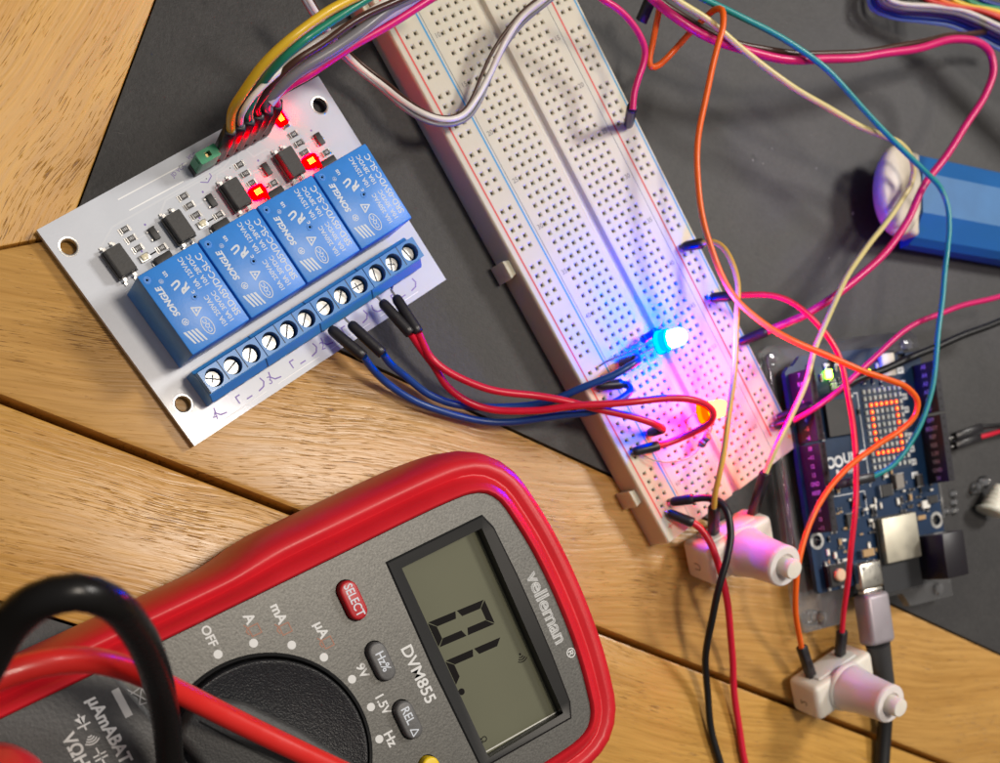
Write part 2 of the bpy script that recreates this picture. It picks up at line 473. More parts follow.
mb.line([(37.2, -7.6), (38.6, -8.4), (40.2, -7.6), (40.2, -6.9)], .2, ZT + .02, 3)
mb.text('JD VCC', 1.3, TR(34.4, -3.2, ZT + .02) @ RZ(.2), 3); mb.text('VCC', 1.2, TR(38.9, -2.0, ZT + .02), 3)
mb.build('circuit_board', [PCBW, STEEL, SILK, VIOLET, BLACK, mat('white_mask_over_copper', (.59, .615, .665), .3, coat=.25)], relay_board, smooth=40)

RBLUE = mat('relay_blue', (.030, .215, .66), .36, var=.05, vscale=400, bump=.06, bscale=2500)
RDARK = mat('relay_base_blue', (.02, .10, .33), .4)
for k in range(4):
    x0 = 7.65 + 15.75 * k; x1 = x0 + 15.35; y0, y1 = -39.2, -20.1; zt = 18.2
    mb = MB().box(x0, x1, y0, y1, ZT + .25, zt, 0, bev=.35)
    R = RZ(PI / 2)                                                    # print reads from the screws towards the header
    def pr(body, s, t, size, bold=.03, sx=1.0, al='CENTER', sh=0.0):
        mb.text(body, size, TR(x0 + s * 15.35, y1 - t * 19.1, zt + .02) @ R, 1, bold, al, sx, sh)
    pr('SRD-05VDC-SL-C', .905, .50, 2.05, .03, .96)
    pr('10A 30VDC', .775, .725, 1.5, .022, .98); pr('10A 28VDC', .775, .265, 1.5, .022, .98)
    pr('10A 250VAC', .655, .73, 1.5, .022, .93); pr('10A 125VAC', .655, .25, 1.5, .022, .93)
    pr('c', .53, .435, 1.5); pr('us', .345, .125, 1.5, .03); pr('®', .25, .17, 1.3, 0)
    # the tilted UR mark
    pr('R', .475, .345, 2.7, .13, .85, sh=-.3); pr('U', .40, .265, 2.7, .13, .75, sh=-.3)
    pr('SONGLE', .16, .39, 1.85, .075, .98, sh=.25)
    mb.text('®', 2.0, TR(x0 + .20 * 15.35, y1 - .66 * 19.1, zt + .02) @ R, 1, .02)
    for j in range(4):                                                # four slanted bars
        xx = x0 + (.075 + .055 * j) * 15.35; yy = y1 - .745 * 19.1 - .18 * j
        mb.add([(xx, yy, zt + .02), (xx + .52, yy - .1, zt + .02), (xx + 1.15, yy - 3.2, zt + .02), (xx + .75, yy - 3.2 + .05, zt + .02)], [[0, 3, 2, 1]], 1)
    tx, ty = x0 + .44 * 15.35, y1 - .615 * 19.1                       # triangle mark
    mb.line([(tx - .95, ty - .95), (tx - .95, ty + .95), (tx + .95, ty)][::-1], .3, zt + .02, 1, closed=True)
    mb.cyl(tx - .3, ty, zt, zt + .02, .3, 1, 8)
    ox, oy = x0 + .43 * 15.35, y1 - .815 * 19.1                       # oval mark
    mb.line([(ox + 1.15 * math.cos(a * PI / 12), oy + 1.95 * math.sin(a * PI / 12)) for a in range(24)], .2, zt + .02, 1, closed=True)
    pr('CQC', .43, .815, 1.35, .02)
    for s, t, r in ((.515, .485, .85), (.09, .085, .8)):              # moulding dimples
        T = TR(x0 + s * 15.35, y1 - t * 19.1)
        mb.lathe([(r, zt + .015), (r - .12, zt + .015), (r - .14, zt + .12), (r - .3, zt + .12), (r - .36, zt + .02), (0, zt + .02)], 18, 0, T, False)
        mb.lathe([(r * .35, zt + .024), (0, zt + .024)], 12, 2, T)
    mb.build('relay', [RBLUE, WHITE_PRINT, RDARK], relay_board)

TBLUE = mat('terminal_blue', (.035, .20, .50), .3, coat=.3)
TDEEP = mat('terminal_recess', (.006, .02, .05), .5)
SCREW = mat('screw_metal', (.42, .42, .41), .36, metal=1, rvar=.1, bump=.1)
for k in range(4):
    x0 = 7.7 + 15.72 * k; x1 = x0 + 15.62
    mb = MB()
    zt = 10.4
    # body: sloped front and a lower ledge behind the screw faces
    prof = [(-41.4, ZT + .02), (-41.4, 9.0), (-42.1, 9.3), (-42.4, zt), (-47.6, zt), (-49.3, 8.6), (-49.3, ZT + .02)]
    v = [(x0, y, z) for y, z in prof] + [(x1, y, z) for y, z in prof]; n = len(prof)
    bm = bmesh.new(); vv = [bm.verts.new(q) for q in v]
    bm.faces.new(vv[:n]); bm.faces.new(vv[n:][::-1])
    for i in range(n): bm.faces.new((vv[i], vv[i + n], vv[(i + 1) % n + n], vv[(i + 1) % n]))
    bmesh.ops.recalc_face_normals(bm, faces=bm.faces[:]); bmesh.ops.bevel(bm, geom=bm.edges[:], offset=.18, segments=2, affect='EDGES')
    mb.add_bm(bm, 0)
    v_, f_ = plate_geo([(x0 + .05, -47.55), (x1 - .05, -47.55), (x1 - .05, -42.45), (x0 + .05, -42.45)], [circle(x0 + 2.65 + 5.12 * j, -45.1, 2.08, 26) for j in range(3)], zt + .01, zt + 2.3)
    mb.add(v_, f_, 0)
    for j in range(3):
        cx = x0 + 2.65 + 5.12 * j; cy = -45.1
        mb.lathe([(2.1, zt + .01), (2.05, zt + .03), (0, zt + .03)], 26, 1, TR(cx, cy))      # dark screw well
        mb.box(cx - 1.3, cx + 1.3, -49.36, -49.2, 4.6, 8.0, 1)                               # wire entry
        if j < 2: mb.box(cx + 2.45, cx + 2.68, -47.2, -42.45, zt + 1.9, zt + 2.32, 1)           # gap between poles
        mb.box(cx + 2.1, cx + 2.4, -49.35, -49.1, ZT, 8.2, 0) if j < 2 else None
    tb = mb.build('terminal_block', [TBLUE, TDEEP], relay_board)
    for j in range(3):
        cx = x0 + 2.65 + 5.12 * j; cy = -45.1; a = random.choice((.6, 1.0, -.9, .2, 1.5, 2.2)) + random.uniform(-.3, .3)
        s_ = MB(); T = TR(cx, cy)
        s_.lathe([(1.72, zt + .034), (1.72, zt + .24), (1.6, zt + .32), (0, zt + .36)], 26, 0, T)
        s_.box(-1.62, 1.62, -.17, .17, zt + .3, zt + .375, 1, T @ RZ(a))
        if (j + k) % 4 == 0: s_.box(-.15, .15, -.9, .9, zt + .3, zt + .373, 1, T @ RZ(a))
        s_.build('screw', [SCREW, TDEEP], tb)

CHIP = mat('chip_black', (.022, .021, .021), .5, var=.1, bump=.08)
RESB = mat('resistor_body', (.03, .028, .03), .35)
CER = mat('ceramic_white', (.75, .73, .68), .5)
LEDOFF = mat('unlit_led', (.75, .66, .45), .25, sss=.3)
LEDRED = glow('lit_red_led', (1, -.022, -.008), 330)
LEDCORE = glow('lit_led_core', (1, .07, .01), 12)


def smd(name, a, b, w, h, t, body, parent, turn=0.0, cap=.28, code=None):
    mb = MB(); T = TR(a, -b, 0) @ RZ(turn)
    mb.box(-w / 2 + .02, w / 2 - .02, -h / 2 + .02, h / 2 - .02, ZT + .05, ZT + t, 0, T, .04, 1)
    for s in (-1, 1): mb.box(*(sorted((s * w / 2, s * (w / 2 - cap)))), -h / 2, h / 2, ZT + .02, ZT + t + .03, 1, T, .04, 1)
    for s in (-1, 1): mb.box(*(sorted((s * (w / 2 - .1), s * (w / 2 + .35)))), -h / 2 - .1, h / 2 + .1, ZT, ZT + .1, 1, T)
    if code: mb.text(code, h * .62, T @ TR(0, 0, ZT + t + .012), 2)
    return mb.build(name, [body, SOLDER, SILK], parent)


for k in range(4):
    x = 15.75 * k
    # optocoupler with gull-wing pins
    mb = MB(); T = TR(10.3 + x, -13.9)
    bm = bmesh.new(); bmesh.ops.create_cube(bm, size=1)
    for q in bm.verts:
        top = q.co.z > 0
        q.co = Vector((q.co.x * (3.9 if top else 4.7), q.co.y * (6.2 if top else 6.5), ZT + (3.9 if top else .5)))
    bmesh.ops.bevel(bm, geom=bm.edges[:], offset=.15, segments=2, affect='EDGES'); mb.add_bm(bm, 0, T)
    mb.box(-2.42, 2.42, -3.3, 3.3, ZT + 1.6, ZT + 1.9, 0, T)
    mb.cyl(-1.3, 2.3, ZT + 3.9, ZT + 3.915, .35, 1, 12, T)
    mb.text('817C', 1.1, T @ TR(.2, .3, ZT + 3.92) @ RZ(PI / 2), 1)
    op = mb.build('optocoupler', [CHIP, mat('chip_print', (.05, .05, .05), .6)], relay_board)
    for sy in (-1, 1):
        for px_ in (-1.27, 1.27):
            p = MB(); y0 = sy * 3.2
            p.box(px_ - .4, px_ + .4, *sorted((y0, y0 + sy * .7)), ZT + 1.5, ZT + 1.8, 0, T)
            p.box(px_ - .35, px_ + .35, *sorted((y0 + sy * .55, y0 + sy * .85)), ZT + .05, ZT + 1.75, 0, T)
            p.box(px_ - .4, px_ + .4, *sorted((y0 + sy * .55, y0 + sy * 1.5)), ZT + .02, ZT + .35, 0, T, .08, 1)
            p.build('pin', SOLDER, op)
    for b, cd_ in ((8.5, '102'), (10.75, '102'), (13.15, '511')): smd('resistor', 15.95 + x, b, 2.1, 1.25, .55, RESB, relay_board, code=cd_)
    smd('resistor', 20.55 + x, 15.5, 2.1, 1.25, .55, RESB, relay_board, code='102')
    lit = k >= 2
    mb = MB(); T = TR(16.0 + x, -15.45)
    k_ = 1.35 if lit else 1.0
    mb.box(-1.25 * k_, 1.25 * k_, -.8 * k_, .8 * k_, ZT + .02, ZT + .55, 1, T, .1, 2); mb.box(-.8 * k_, .8 * k_, -.62 * k_, .62 * k_, ZT + .3, ZT + 1.05, 0, T, .15, 2)
    mb.build('indicator_lamp', [LEDCORE if lit else LEDOFF, LEDRED if lit else STEEL], relay_board)['label'] = \
        'glowing red indicator lamp' if lit else 'unlit cream indicator lamp'
    mb = MB(); T = TR(20.9 + x, -12.2)                                 # three-legged transistor
    mb.box(-.75, .75, -1.45, 1.45, ZT + .1, ZT + 1.05, 0, T, .12, 2)
    for px_, py_ in ((-1, .95), (-1, -.95), (1, 0)): mb.box(*sorted((px_ * .7, px_ * 1.35)), py_ - .22, py_ + .22, ZT + .02, ZT + .3, 1, T, .05, 1)
    mb.build('transistor', [CHIP, SOLDER], relay_board)
    mb = MB(); T = TR(19.1 + x, -18.15)                                # flat diode beside the relay
    mb.box(-2.1, 2.1, -1.3, 1.3, ZT + .1, ZT + 2.1, 0, T, .18, 2)
    for s in (-1, 1): mb.box(*sorted((s * 2.0, s * 2.6)), -.75, .75, ZT + .02, ZT + .6, 1, T, .06, 1)
    mb.build('diode', [CHIP, SOLDER], relay_board)
mb = MB(); T = TR(62.6, -4.0)
mb.box(-1.05, 1.05, -1.6, 1.6, ZT + .02, ZT + .55, 1, T, .1, 2); mb.box(-.8, .8, -1.05, 1.05, ZT + .3, ZT + 1.05, 0, T, .15, 2)
mb.build('power_lamp', [LEDCORE, LEDRED], relay_board)
smd('resistor', 63.0, 6.1, 1.6, .85, .45, RESB, relay_board)

mb = MB()                                                             # pin strip: two jumper pins, a gap, six signal pins
mb.box(36.5, 41.9, -6.15, -3.6, ZT + .02, ZT + 2.5, 0, None, .15, 1)
for j in range(6): mb.box(42.3 + 2.54 * j, 44.78 + 2.54 * j, -6.15, -3.6, ZT + .02, ZT + 2.5, 0, None, .3, 1)
for j in range(6): mb.box(43.22 + 2.54 * j, 43.86 + 2.54 * j, -5.2, -4.56, ZT, ZT + 9, 1)
for j in range(2): mb.box(37.5 + 2.54 * j, 38.14 + 2.54 * j, -5.2, -4.56, ZT, ZT + 8.2, 1)
mb.build('pin_header', [mat('header_black', (.02, .019, .022), .4), GOLD], relay_board)
GREEN = mat('jumper_green', (.03, .25, .12), .35, sss=.1)
mb = MB()
v, f = plate_geo(rrect(36.6, 41.8, -6.25, -3.5, .25), [rrect(38.5, 39.9, -5.4, -4.3, .1)], ZT + 2.55, ZT + 8.6); mb.add(v, f, 0)
mb.box(38.6, 39.8, -5.3, -4.4, ZT + 6.4, ZT + 7, 1)
mb.box(36.45, 36.62, -5.6, -4.2, ZT + 3.4, ZT + 7.4, 0)
mb.build('jumper_cap', [GREEN, GOLD], relay_board)

# ------------------------------------------------------------------ breadboard (x across in pitches of 2.54, y = minus row, z up)
BB_O = Vector((-33.889, 102.905, 0)); BB_A = math.atan2(.55501957, .83183729)
breadboard = thing('breadboard', 'long white solderless breadboard with red and blue rail lines', 'breadboard', BB_O, BB_A)
BBW = TR(*BB_O) @ RZ(BB_A); ZB = 9.14; PT = 2.54


def bbp(u, v, z=ZB): return BBW @ Vector((u * PT, -v * PT, z))


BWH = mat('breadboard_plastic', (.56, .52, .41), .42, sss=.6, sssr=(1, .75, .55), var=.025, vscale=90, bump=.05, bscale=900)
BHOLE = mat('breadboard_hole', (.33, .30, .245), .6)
BCON = mat('breadboard_contact', (.55, .52, .47), .35, metal=1)
RLINE = mat('rail_red', (.62, .07, .06), .5); BLINE = mat('rail_blue', (.04, .28, .52), .5); BPRINT = mat('row_print', (.20, .19, .17), .6)
mb = MB()


def seg(u0, u1, cols, rows, v0, v1, gapped=None):
    """one strip of the top face, u0..u1 by v0..v1, with a square tapered well at every column and row"""
    us = sorted({u0, u1} | {c + d for c in cols for d in (-.255, .255)})
    vs = sorted({v0, v1} | {r + d for r in rows for d in (-.255, .255)})
    cs = {round(c - .255, 4) for c in cols}; rs = {round(r - .255, 4) for r in rows}
    idx = {}
    vv = []; ff = []; mm = []
    def vid(u, v):
        k = (round(u, 4), round(v, 4))
        if k not in idx: idx[k] = len(vv); vv.append((u * PT, -v * PT, ZB))
        return idx[k]
    for i in range(len(us) - 1):
        for j in range(len(vs) - 1):
            a, b, c, d = us[i], us[i + 1], vs[j], vs[j + 1]
            q = [vid(a, c), vid(a, d), vid(b, d), vid(b, c)]
            if round(a, 4) in cs and round(c, 4) in rs:
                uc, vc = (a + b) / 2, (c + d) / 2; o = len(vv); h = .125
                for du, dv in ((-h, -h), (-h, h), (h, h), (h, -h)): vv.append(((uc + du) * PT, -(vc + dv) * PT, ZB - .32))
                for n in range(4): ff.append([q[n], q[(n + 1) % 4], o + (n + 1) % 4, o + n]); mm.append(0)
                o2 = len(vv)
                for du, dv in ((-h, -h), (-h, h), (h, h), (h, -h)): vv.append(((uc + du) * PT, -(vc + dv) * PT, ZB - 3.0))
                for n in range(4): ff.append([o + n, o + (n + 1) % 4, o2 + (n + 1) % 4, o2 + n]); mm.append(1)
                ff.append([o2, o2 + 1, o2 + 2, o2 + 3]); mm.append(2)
            else:
                ff.append(q); mm.append(0)
    mb.add(vv, ff, mm)


V0, V1 = .2, 64.72
rail = [r for g in range(10) for r in range(3 + 6 * g, 8 + 6 * g)]
seg(-4.95, -1.30, [-3.7, -2.7], rail, V0, V1)
seg(-1.26, 4.75, [0, 1, 2, 3, 4], range(1, 65), V0, V1)
seg(6.25, 12.36, [7, 8, 9, 10, 11], range(1, 65), V0, V1)
seg(12.40, 16.0, [13.8, 14.8], rail, V0, V1)


def strip(pts, v0=V0, v1=V1, mi=0):
    """skin through (u, z) points along the whole board"""
    for (a, za), (b, zb) in zip(pts, pts[1:]):
        mb.add([(a * PT, -v0 * PT, za), (a * PT, -v1 * PT, za), (b * PT, -v1 * PT, zb), (b * PT, -v0 * PT, zb)], [[0, 1, 2, 3]], mi)


strip([(4.75, ZB), (4.95, ZB - .12), (5.12, ZB - 1.5), (5.88, ZB - 1.5), (6.05, ZB - .12), (6.25, ZB)])
strip([(-5.2, 0), (-5.2, ZB - .9), (-5.16, ZB - .4), (-5.06, ZB - .08), (-4.95, ZB)])
strip([(16.0, ZB), (16.1, ZB - .08), (16.2, ZB - .4), (16.24, ZB - .9), (16.24, 0)])
for u in (-1.28, 12.38): strip([(u - .02, ZB), (u - .015, ZB - .5), (u + .015, ZB - .5), (u + .02, ZB)], mi=1)
endp = [(-5.2, 0), (-5.2, ZB - .9), (-5.06, ZB - .08), (-4.95, ZB), (4.75, ZB), (4.95, ZB - .12), (5.12, ZB - 1.5), (5.88, ZB - 1.5), (6.05, ZB - .12), (6.25, ZB), (16.0, ZB), (16.2, ZB - .4), (16.24, ZB - .9), (16.24, 0)]
mb.add([(u * PT, -V1 * PT, z) for u, z in endp], [list(range(len(endp)))], 0)
mb.add([(u * PT, -V0 * PT, z) for u, z in endp], [list(range(len(endp)))[::-1]], 0)
mb.add([(u * PT, -w * PT, .02) for u, w in ((-5.2, V0), (16.24, V0), (16.24, V1), (-5.2, V1))], [[0, 1, 2, 3]], 0)
for u, mi in ((-4.42, 3), (-1.62, 4), (13.15, 3), (15.80, 4)):
    mb.add([((u - .10) * PT, -1.5 * PT, ZB + .015), ((u - .10) * PT, -62.0 * PT, ZB + .015), ((u + .10) * PT, -62.0 * PT, ZB + .015), ((u + .10) * PT, -1.5 * PT, ZB + .015)], [[0, 1, 2, 3]], mi)
for r in range(5, 65, 5):
    for u in (-.62, 11.72): mb.text(str(r), 1.75, TR(u * PT, -r * PT, ZB + .02) @ RZ(-PI / 2 if False else 0), 5, .01)
for i, ch in enumerate('abcdefghij'):
    mb.text(ch, 1.6, TR((i if i < 5 else i + 2) * PT, -64.55 * PT + .2, ZB + .02) @ RZ(0), 5) if False else None
for u in (-4.0, 15.4):
    mb.line([((u - .3) * PT, -63.3 * PT), ((u + .3) * PT, -63.3 * PT)], .25, ZB + .02, 3); mb.line([(u * PT, -63.0 * PT), (u * PT, -63.6 * PT)], .25, ZB + .024, 3)
mb.build('body', [BWH, BHOLE, BCON, RLINE, BLINE, BPRINT], breadboard)
for r in (5.0, 32.0, 58.7):
    MB().prism([(-5.2 * PT, -(r - .75) * PT), (-5.2 * PT, -(r + .75) * PT), (-5.98 * PT, -(r + .95) * PT), (-5.98 * PT, -(r - .95) * PT)], .05, 7.2, 0, bev=.3).build('joining_tab', BWH, breadboard)

# ------------------------------------------------------------------ multimeter (x to its right, y towards its display end)
MM_A = math.radians(-63.8); MM_O = (-69.6, -91.2, 0)
meter = thing('multimeter', 'grey handheld digital multimeter in a red rubber holster', 'multimeter', MM_O, MM_A)
RUB = mat('holster_rubber', (.56, .010, .020), .40, var=.05, vscale=80, bump=.05, bscale=1200, rvar=.05)
FACE = mat('meter_face', (.098, .097, .091), .43, metal=.55, var=.22, vscale=2600, bump=.10, bscale=1800)
DARKF = mat('meter_dark_plastic', (.045, .046, .048), .38, var=.12, vscale=900, bump=.12, bscale=1500)
BEZEL = mat('meter_bezel', (.009, .0095, .010), .36, spec=.3)
PRINT = mat('meter_print', (.62, .63, .63), .5)
ORANGE_P = mat('meter_print_orange', (.30, .13, .08), .5)


def top_outline(hw=31.6, vb=-72.0):
    """closed outline of the face, counter-clockwise, with an arched display end"""
    pts = [(hw, vb), (hw, -30), (hw, 0), (hw + .2, 30), (hw + .4, 50), (hw + .3, 60)]
    pts += [(hw - .2, 66.0), (hw - 1.6, 69.6), (hw - 4.6, 71.9), (hw - 9, 73.0), (hw - 16, 74.2), (hw - 24, 74.9), (0, 75.1)]
    left = [(-x, y) for x, y in pts[:-1]][::-1]
    return pts + left


def dense(poly, closed=True, step=2.5):
    out = []
    n = len(poly)
    for i in range(n if closed else n - 1):
        a, b = Vector(poly[i]), Vector(poly[(i + 1) % n]); k = max(1, int((b - a).length / step))
        out += [tuple(a + (b - a) * j / k) for j in range(k)]
    return out


fo = dense([tuple(p[:2]) for p in spline([(x, y, 0) for x, y in top_outline()], 2.0)], True)
nrm = []
for i in range(len(fo)):
    a, b = fo[i - 2], fo[(i + 2) % len(fo)]; d = Vector((b[0] - a[0], b[1] - a[1])).normalized(); nrm.append((d.y, -d.x))


def sstep(a, b, x): t = min(1, max(0, (x - a) / (b - a))); return t * t * (3 - 2 * t)


def hoff(y): return 1 - .20 * (1 - sstep(8, 24, y)) if True else 1      # narrower waist below the dial


prof = [(7.5, .3), (9.2, 1.2), (10.3, 4), (10.7, 10), (10.7, 19), (10.3, 25), (9.3, 30), (7.8, 33.2), (6.3, 34.4), (5.1, 34.2), (4.35, 33.4), (4.0, 33.3), (3.6, 33.7), (2.6, 35.2), (1.4, 36.6), (.5, 37.0), (.05, 36.6), (-.1, 35.2)]
mb = MB(); n = len(fo); vv = []; ff = []
for d, z in prof:
    for (x, y), (nx, ny) in zip(fo, nrm):
        k = hoff(y) if d > 1.5 else 1
        kk = d * k * (1 + .10 * max(0, ny))
        vv.append((x + nx * kk, y + ny * kk, z))
for i in range(len(prof) - 1):
    for k in range(n): ff.append([i * n + k, i * n + (k + 1) % n, (i + 1) * n + (k + 1) % n, (i + 1) * n + k])
ff.append(list(range(n))[::-1]); mb.add(vv, ff, 0)
mb.build('holster', RUB, meter, smooth=60)

FZ = 36.0
win = [(-25.6, 41.4), (-25.6, 66.2), (-22, 67.6), (-10, 68.2), (0, 68.3), (10, 68.2), (22, 67.6), (25.6, 66.2), (25.0, 41.4), (0, 40.9)]
gl = [(-23.3, 43.9), (-23.3, 65.3), (24.1, 65.3), (23.6, 43.9)]
inner_o = [(x - nx * .15, y - ny * .15) for (x, y), (nx, ny) in zip(fo, nrm)]
btn = [(-22.0, 30.4, 'SELECT'), (-7.5, 30.35, 'Hz%'), (6.7, 30.2, 'REL'), (20.5, 30.2, '')]


def slot(cx, cy, hw, hh, n=8):
    """capsule, long along x"""
    return [(cx + hw - hh + hh * math.cos(a), cy + hh * math.sin(a)) for a in [(-PI / 2 + PI * k / n) for k in range(n + 1)]] + \
           [(cx - hw + hh + hh * math.cos(a), cy + hh * math.sin(a)) for a in [(PI / 2 + PI * k / n) for k in range(n + 1)]]


upper = [p for p in inner_o if p[1] > -13.5]
arc = [(-31.45, -14.0), (-22, -11.6), (-12, -10.4), (0, -10), (12, -10.4), (22, -11.6), (31.45, -14.0)]
# face plate
v, f = plate_geo(inner_o, [dense(win)[::1], circle(0, 0, 21.6, 60)] + [slot(x, y, 4.75, 2.35) for x, y, _ in btn], FZ - 1.6, FZ)
mb = MB().add(v, f, 0)


def T_(x, y, z=FZ + .03): return TR(x, y, z)


def fl(body, x, y, size, bold=.05, mi=1, sx=1.0, al='CENTER', rot=0.0): mb.text(body, size, T_(x, y) @ RZ(rot), mi, bold, al, sx)


fl('OFF', -28.4, .5, 2.6, .06); fl('A', -28.0, 9.3, 3.0, .08); fl('mA', -26.3, 15.2, 3.0, .08); fl('µA', -19.3, 21.8, 3.0, .08)
fl('9V', -7.4, 26.0, 2.8, .08); fl('1.5V', 1.1, 26.9, 2.8, .07, sx=.95); fl('Hz', 8.7, 25.1, 3.0, .08)
fl('DVM855', -.8, 37.0, 3.75, .07, sx=1.03)
for x, y in ((-26.2, 9.4), (-23.6, 15.2), (-17.0, 22.0)):              # orange current symbols
    mb.line([(x - .2, y - 1.1), (x + 1.8, y - 1.1), (x + 1.8, y + 1.0), (x - .2, y + 1.0)], .25, FZ + .03, 2, closed=True)
    mb.line([(x - 1.0, y - 1.7), (x - .3, y - 1.2), (x + .4, y - 1.8), (x + 1.2, y - 1.5)], .25, FZ + .035, 2)
for x, y in ((-24.3, .5), (-23.1, 7.9), (-19.2, 14.8), (-13.8, 19.8), (-6.8, 23.2), (.5, 24.3), (7.6, 22.9), (14.2, 19.6), (19.4, 14.6), (22.9, 7.9)):
    mb.cyl(x, y, FZ, FZ + .03, .92, 1, 16)
mb.text('velleman', 5.0, TR(0, 71.9, FZ + .05), 1, 0, 'CENTER', 1.02, 0, .17)
mb.text('®', 3.2, TR(12.2, 73.0, FZ + .05), 1, .03)
mb.build('face_plate', [FACE, PRINT, ORANGE_P], meter, smooth=40)

# display: sloped bezel, window, liquid crystal digits
mb = MB(); wd = win
gd = []
for x, y in wd: gd.append((max(gl[0][0], min(24.0, x)), max(43.9, min(65.2, y if abs(y - 41) > 1.5 else 43.9))))
vv = [(x, y, FZ + .25) for x, y in wd] + [(x, y, FZ - .1) for x, y in gd] + [(x, y, FZ - 3.6) for x, y in gd]; n = len(wd)
out_ = [(x * 1.018, (y - 54.5) * 1.03 + 54.5, FZ + .02) for x, y in wd]; vv += out_
for k in range(n):
    q = (k + 1) % n
    mb_f = [[k, q, n + q, n + k], [n + k, n + q, 2 * n + q, 2 * n + k], [3 * n + k, 3 * n + q, q, k]]
    ff = mb_f; mb.f += [list(x) for x in ff]; mb.m += [0, 0, 0]
mb.v += [Vector(p) for p in vv]
mb.build('display_bezel', BEZEL, meter, smooth=25)
LCD = mat('lcd_glass', (.128, .130, .088), .12, spec=.6, var=.05, vscale=30)
INK = mat('lcd_ink', (.005, .004, .004), .6, spec=.1)
mb = MB().prism([(-24.4, 43.0), (24.8, 43.0), (24.8, 66.2), (-24.4, 66.2)], FZ - 4.4, FZ - 3.4, 0)
zd = FZ - 3.37


def quad(p): mb.add([(x, y, zd) for x, y in p], [[0, 1, 2, 3]], 1)


def digit(x0, y0, w, h, on, t=1.62, sl=.09):
    def q(x, y): return (x0 + x + (y) * sl, y0 + y)
    g = .18; hm = h / 2
    segs = {'a': [(g, h), (w - g, h), (w - t, h - t), (t, h - t)], 'd': [(g, 0), (t, t), (w - t, t), (w - g, 0)],
            'f': [(0, h - g), (t, h - t - g), (t, hm + t * .5), (0, hm + g)], 'b': [(w, h - g), (w, hm + g), (w - t, hm + t * .5), (w - t, h - t - g)],
            'e': [(0, g), (0, hm - g), (t, hm - t * .5), (t, t + g)], 'c': [(w, g), (w - t, t + g), (w - t, hm - t * .5), (w, hm - g)],
            'g': [(t, hm - t / 2), (t, hm + t / 2), (w - t, hm + t / 2), (w - t, hm - t / 2)]}
    for k in on: quad([q(*p) for p in segs[k]])


digit(-9.4, 45.2, 6.2, 14.8, 'abcdef'); digit(.2, 45.2, 6.2, 14.8, 'fed')
mb.cyl(8.25, 45.7, zd - .01, zd, .78, 1, 16)
mb.cyl(7.3, 62.6, zd - .01, zd, .28, 1, 10)
for r in (.8, 1.35, 1.9): mb.line([(7.3 + r * math.cos(a), 62.6 + r * math.sin(a)) for a in (-.7, -.35, 0, .35, .7)], .22, zd, 1)
mb.text('Ω', 2.0, TR(20.6, 45.7, zd), 1, .02)
for pts_, w_ in (([(-23.35, 44.0), (-23.35, 65.2)], .3), ([(-23.2, 43.8), (23.8, 43.8)], .22), ([(23.4, 43.9), (23.9, 65.0)], .3), ([(24.4, 43.9), (24.9, 65.0)], .22)):  # bright reflections at the window edges, painted as pale strips
    mb.line(pts_, w_, zd + .06, 2)
mb.build('display', [LCD, INK, mat('window_edge_glint', (.62, .62, .58), .2)], meter)

BRED = mat('button_red', (.42, .012, .018), .38); BGREY = mat('button_grey', (.10, .10, .102), .45, bump=.15); BYEL = mat('button_yellow', (.75, .52, .01), .4)
for (x, y, t), m_ in zip(btn, (BRED, BGREY, BGREY, BYEL)):
    mb = MB()
    mb.prism(slot(x, y, 4.45, 2.05), FZ - 2, FZ + 2.2, 0, bev=.55, seg=3)
    if t: mb.text(t if t != 'REL' else 'REL', 2.75, TR(x - (1.1 if t == 'REL' else 0), y, FZ + 2.23), 1, .035, 'CENTER', .82 if t == 'SELECT' else .9)
    if t == 'REL': mb.line([(x + 2.0, y - .8), (x + 3.6, y - .8), (x + 2.8, y + .9)], .25, FZ + 2.23, 1, closed=True)
    lab = {'SELECT': 'red capsule button reading SELECT', 'Hz%': 'grey capsule button reading Hz%', 'REL': 'grey capsule button reading REL', '': 'yellow capsule button'}[t]
    mb.build('button', [m_, WHITE_PRINT], meter, smooth=40)['label'] = lab
    # dark well round the button
mb = MB()
mb.prism(dense([(-31, -60), (31, -60), (31, 73), (-31, 73)]), FZ - 6, FZ - 4.5, 0)
mb.build('case', BEZEL, meter)
# rotary dial: ring, disc and raised grip bar
DIAL = mat('dial_black', (.013, .014, .017), .34, bump=.5, bscale=2600, var=.2, vscale=1500)
mb = MB()
mb.lathe([(22.3, FZ - .2), (22.3, FZ + .35), (22.0, FZ + .55), (21.6, FZ + .45), (21.4, FZ - .6), (21.1, FZ - 1.2)], 72, 1, None, False)
mb.lathe([(20.9, FZ - 3), (20.9, FZ + 1.3), (20.6, FZ + 1.75), (20.1, FZ + 1.75), (19.7, FZ + 1.45), (0, FZ + 1.45)], 72, 0)
dial = mb.build('rotary_dial', [DIAL, BEZEL], meter, smooth=40)
GRIP = mat('dial_grip', (.045, .046, .047), .5, bump=.4, bscale=2200)
gr_a = math.radians(213)
mb = MB()
bar = [(-20.2, -6.2), (-15, -7.6), (0, -8.2), (12, -7.6), (20.3, -4.6), (20.3, 4.6), (12, 7.6), (0, 8.2), (-15, 7.6), (-20.2, 6.2)]
mb.prism(bar, FZ + 1.2, FZ + 7.5, 0, RZ(gr_a), bev=1.6, seg=3)
mb.box(-18, 18, -.2, .2, FZ + 7.3, FZ + 7.56, 1, RZ(gr_a))
mb.build('grip_bar', [GRIP, BEZEL, WHITE_PRINT], dial, smooth=40)
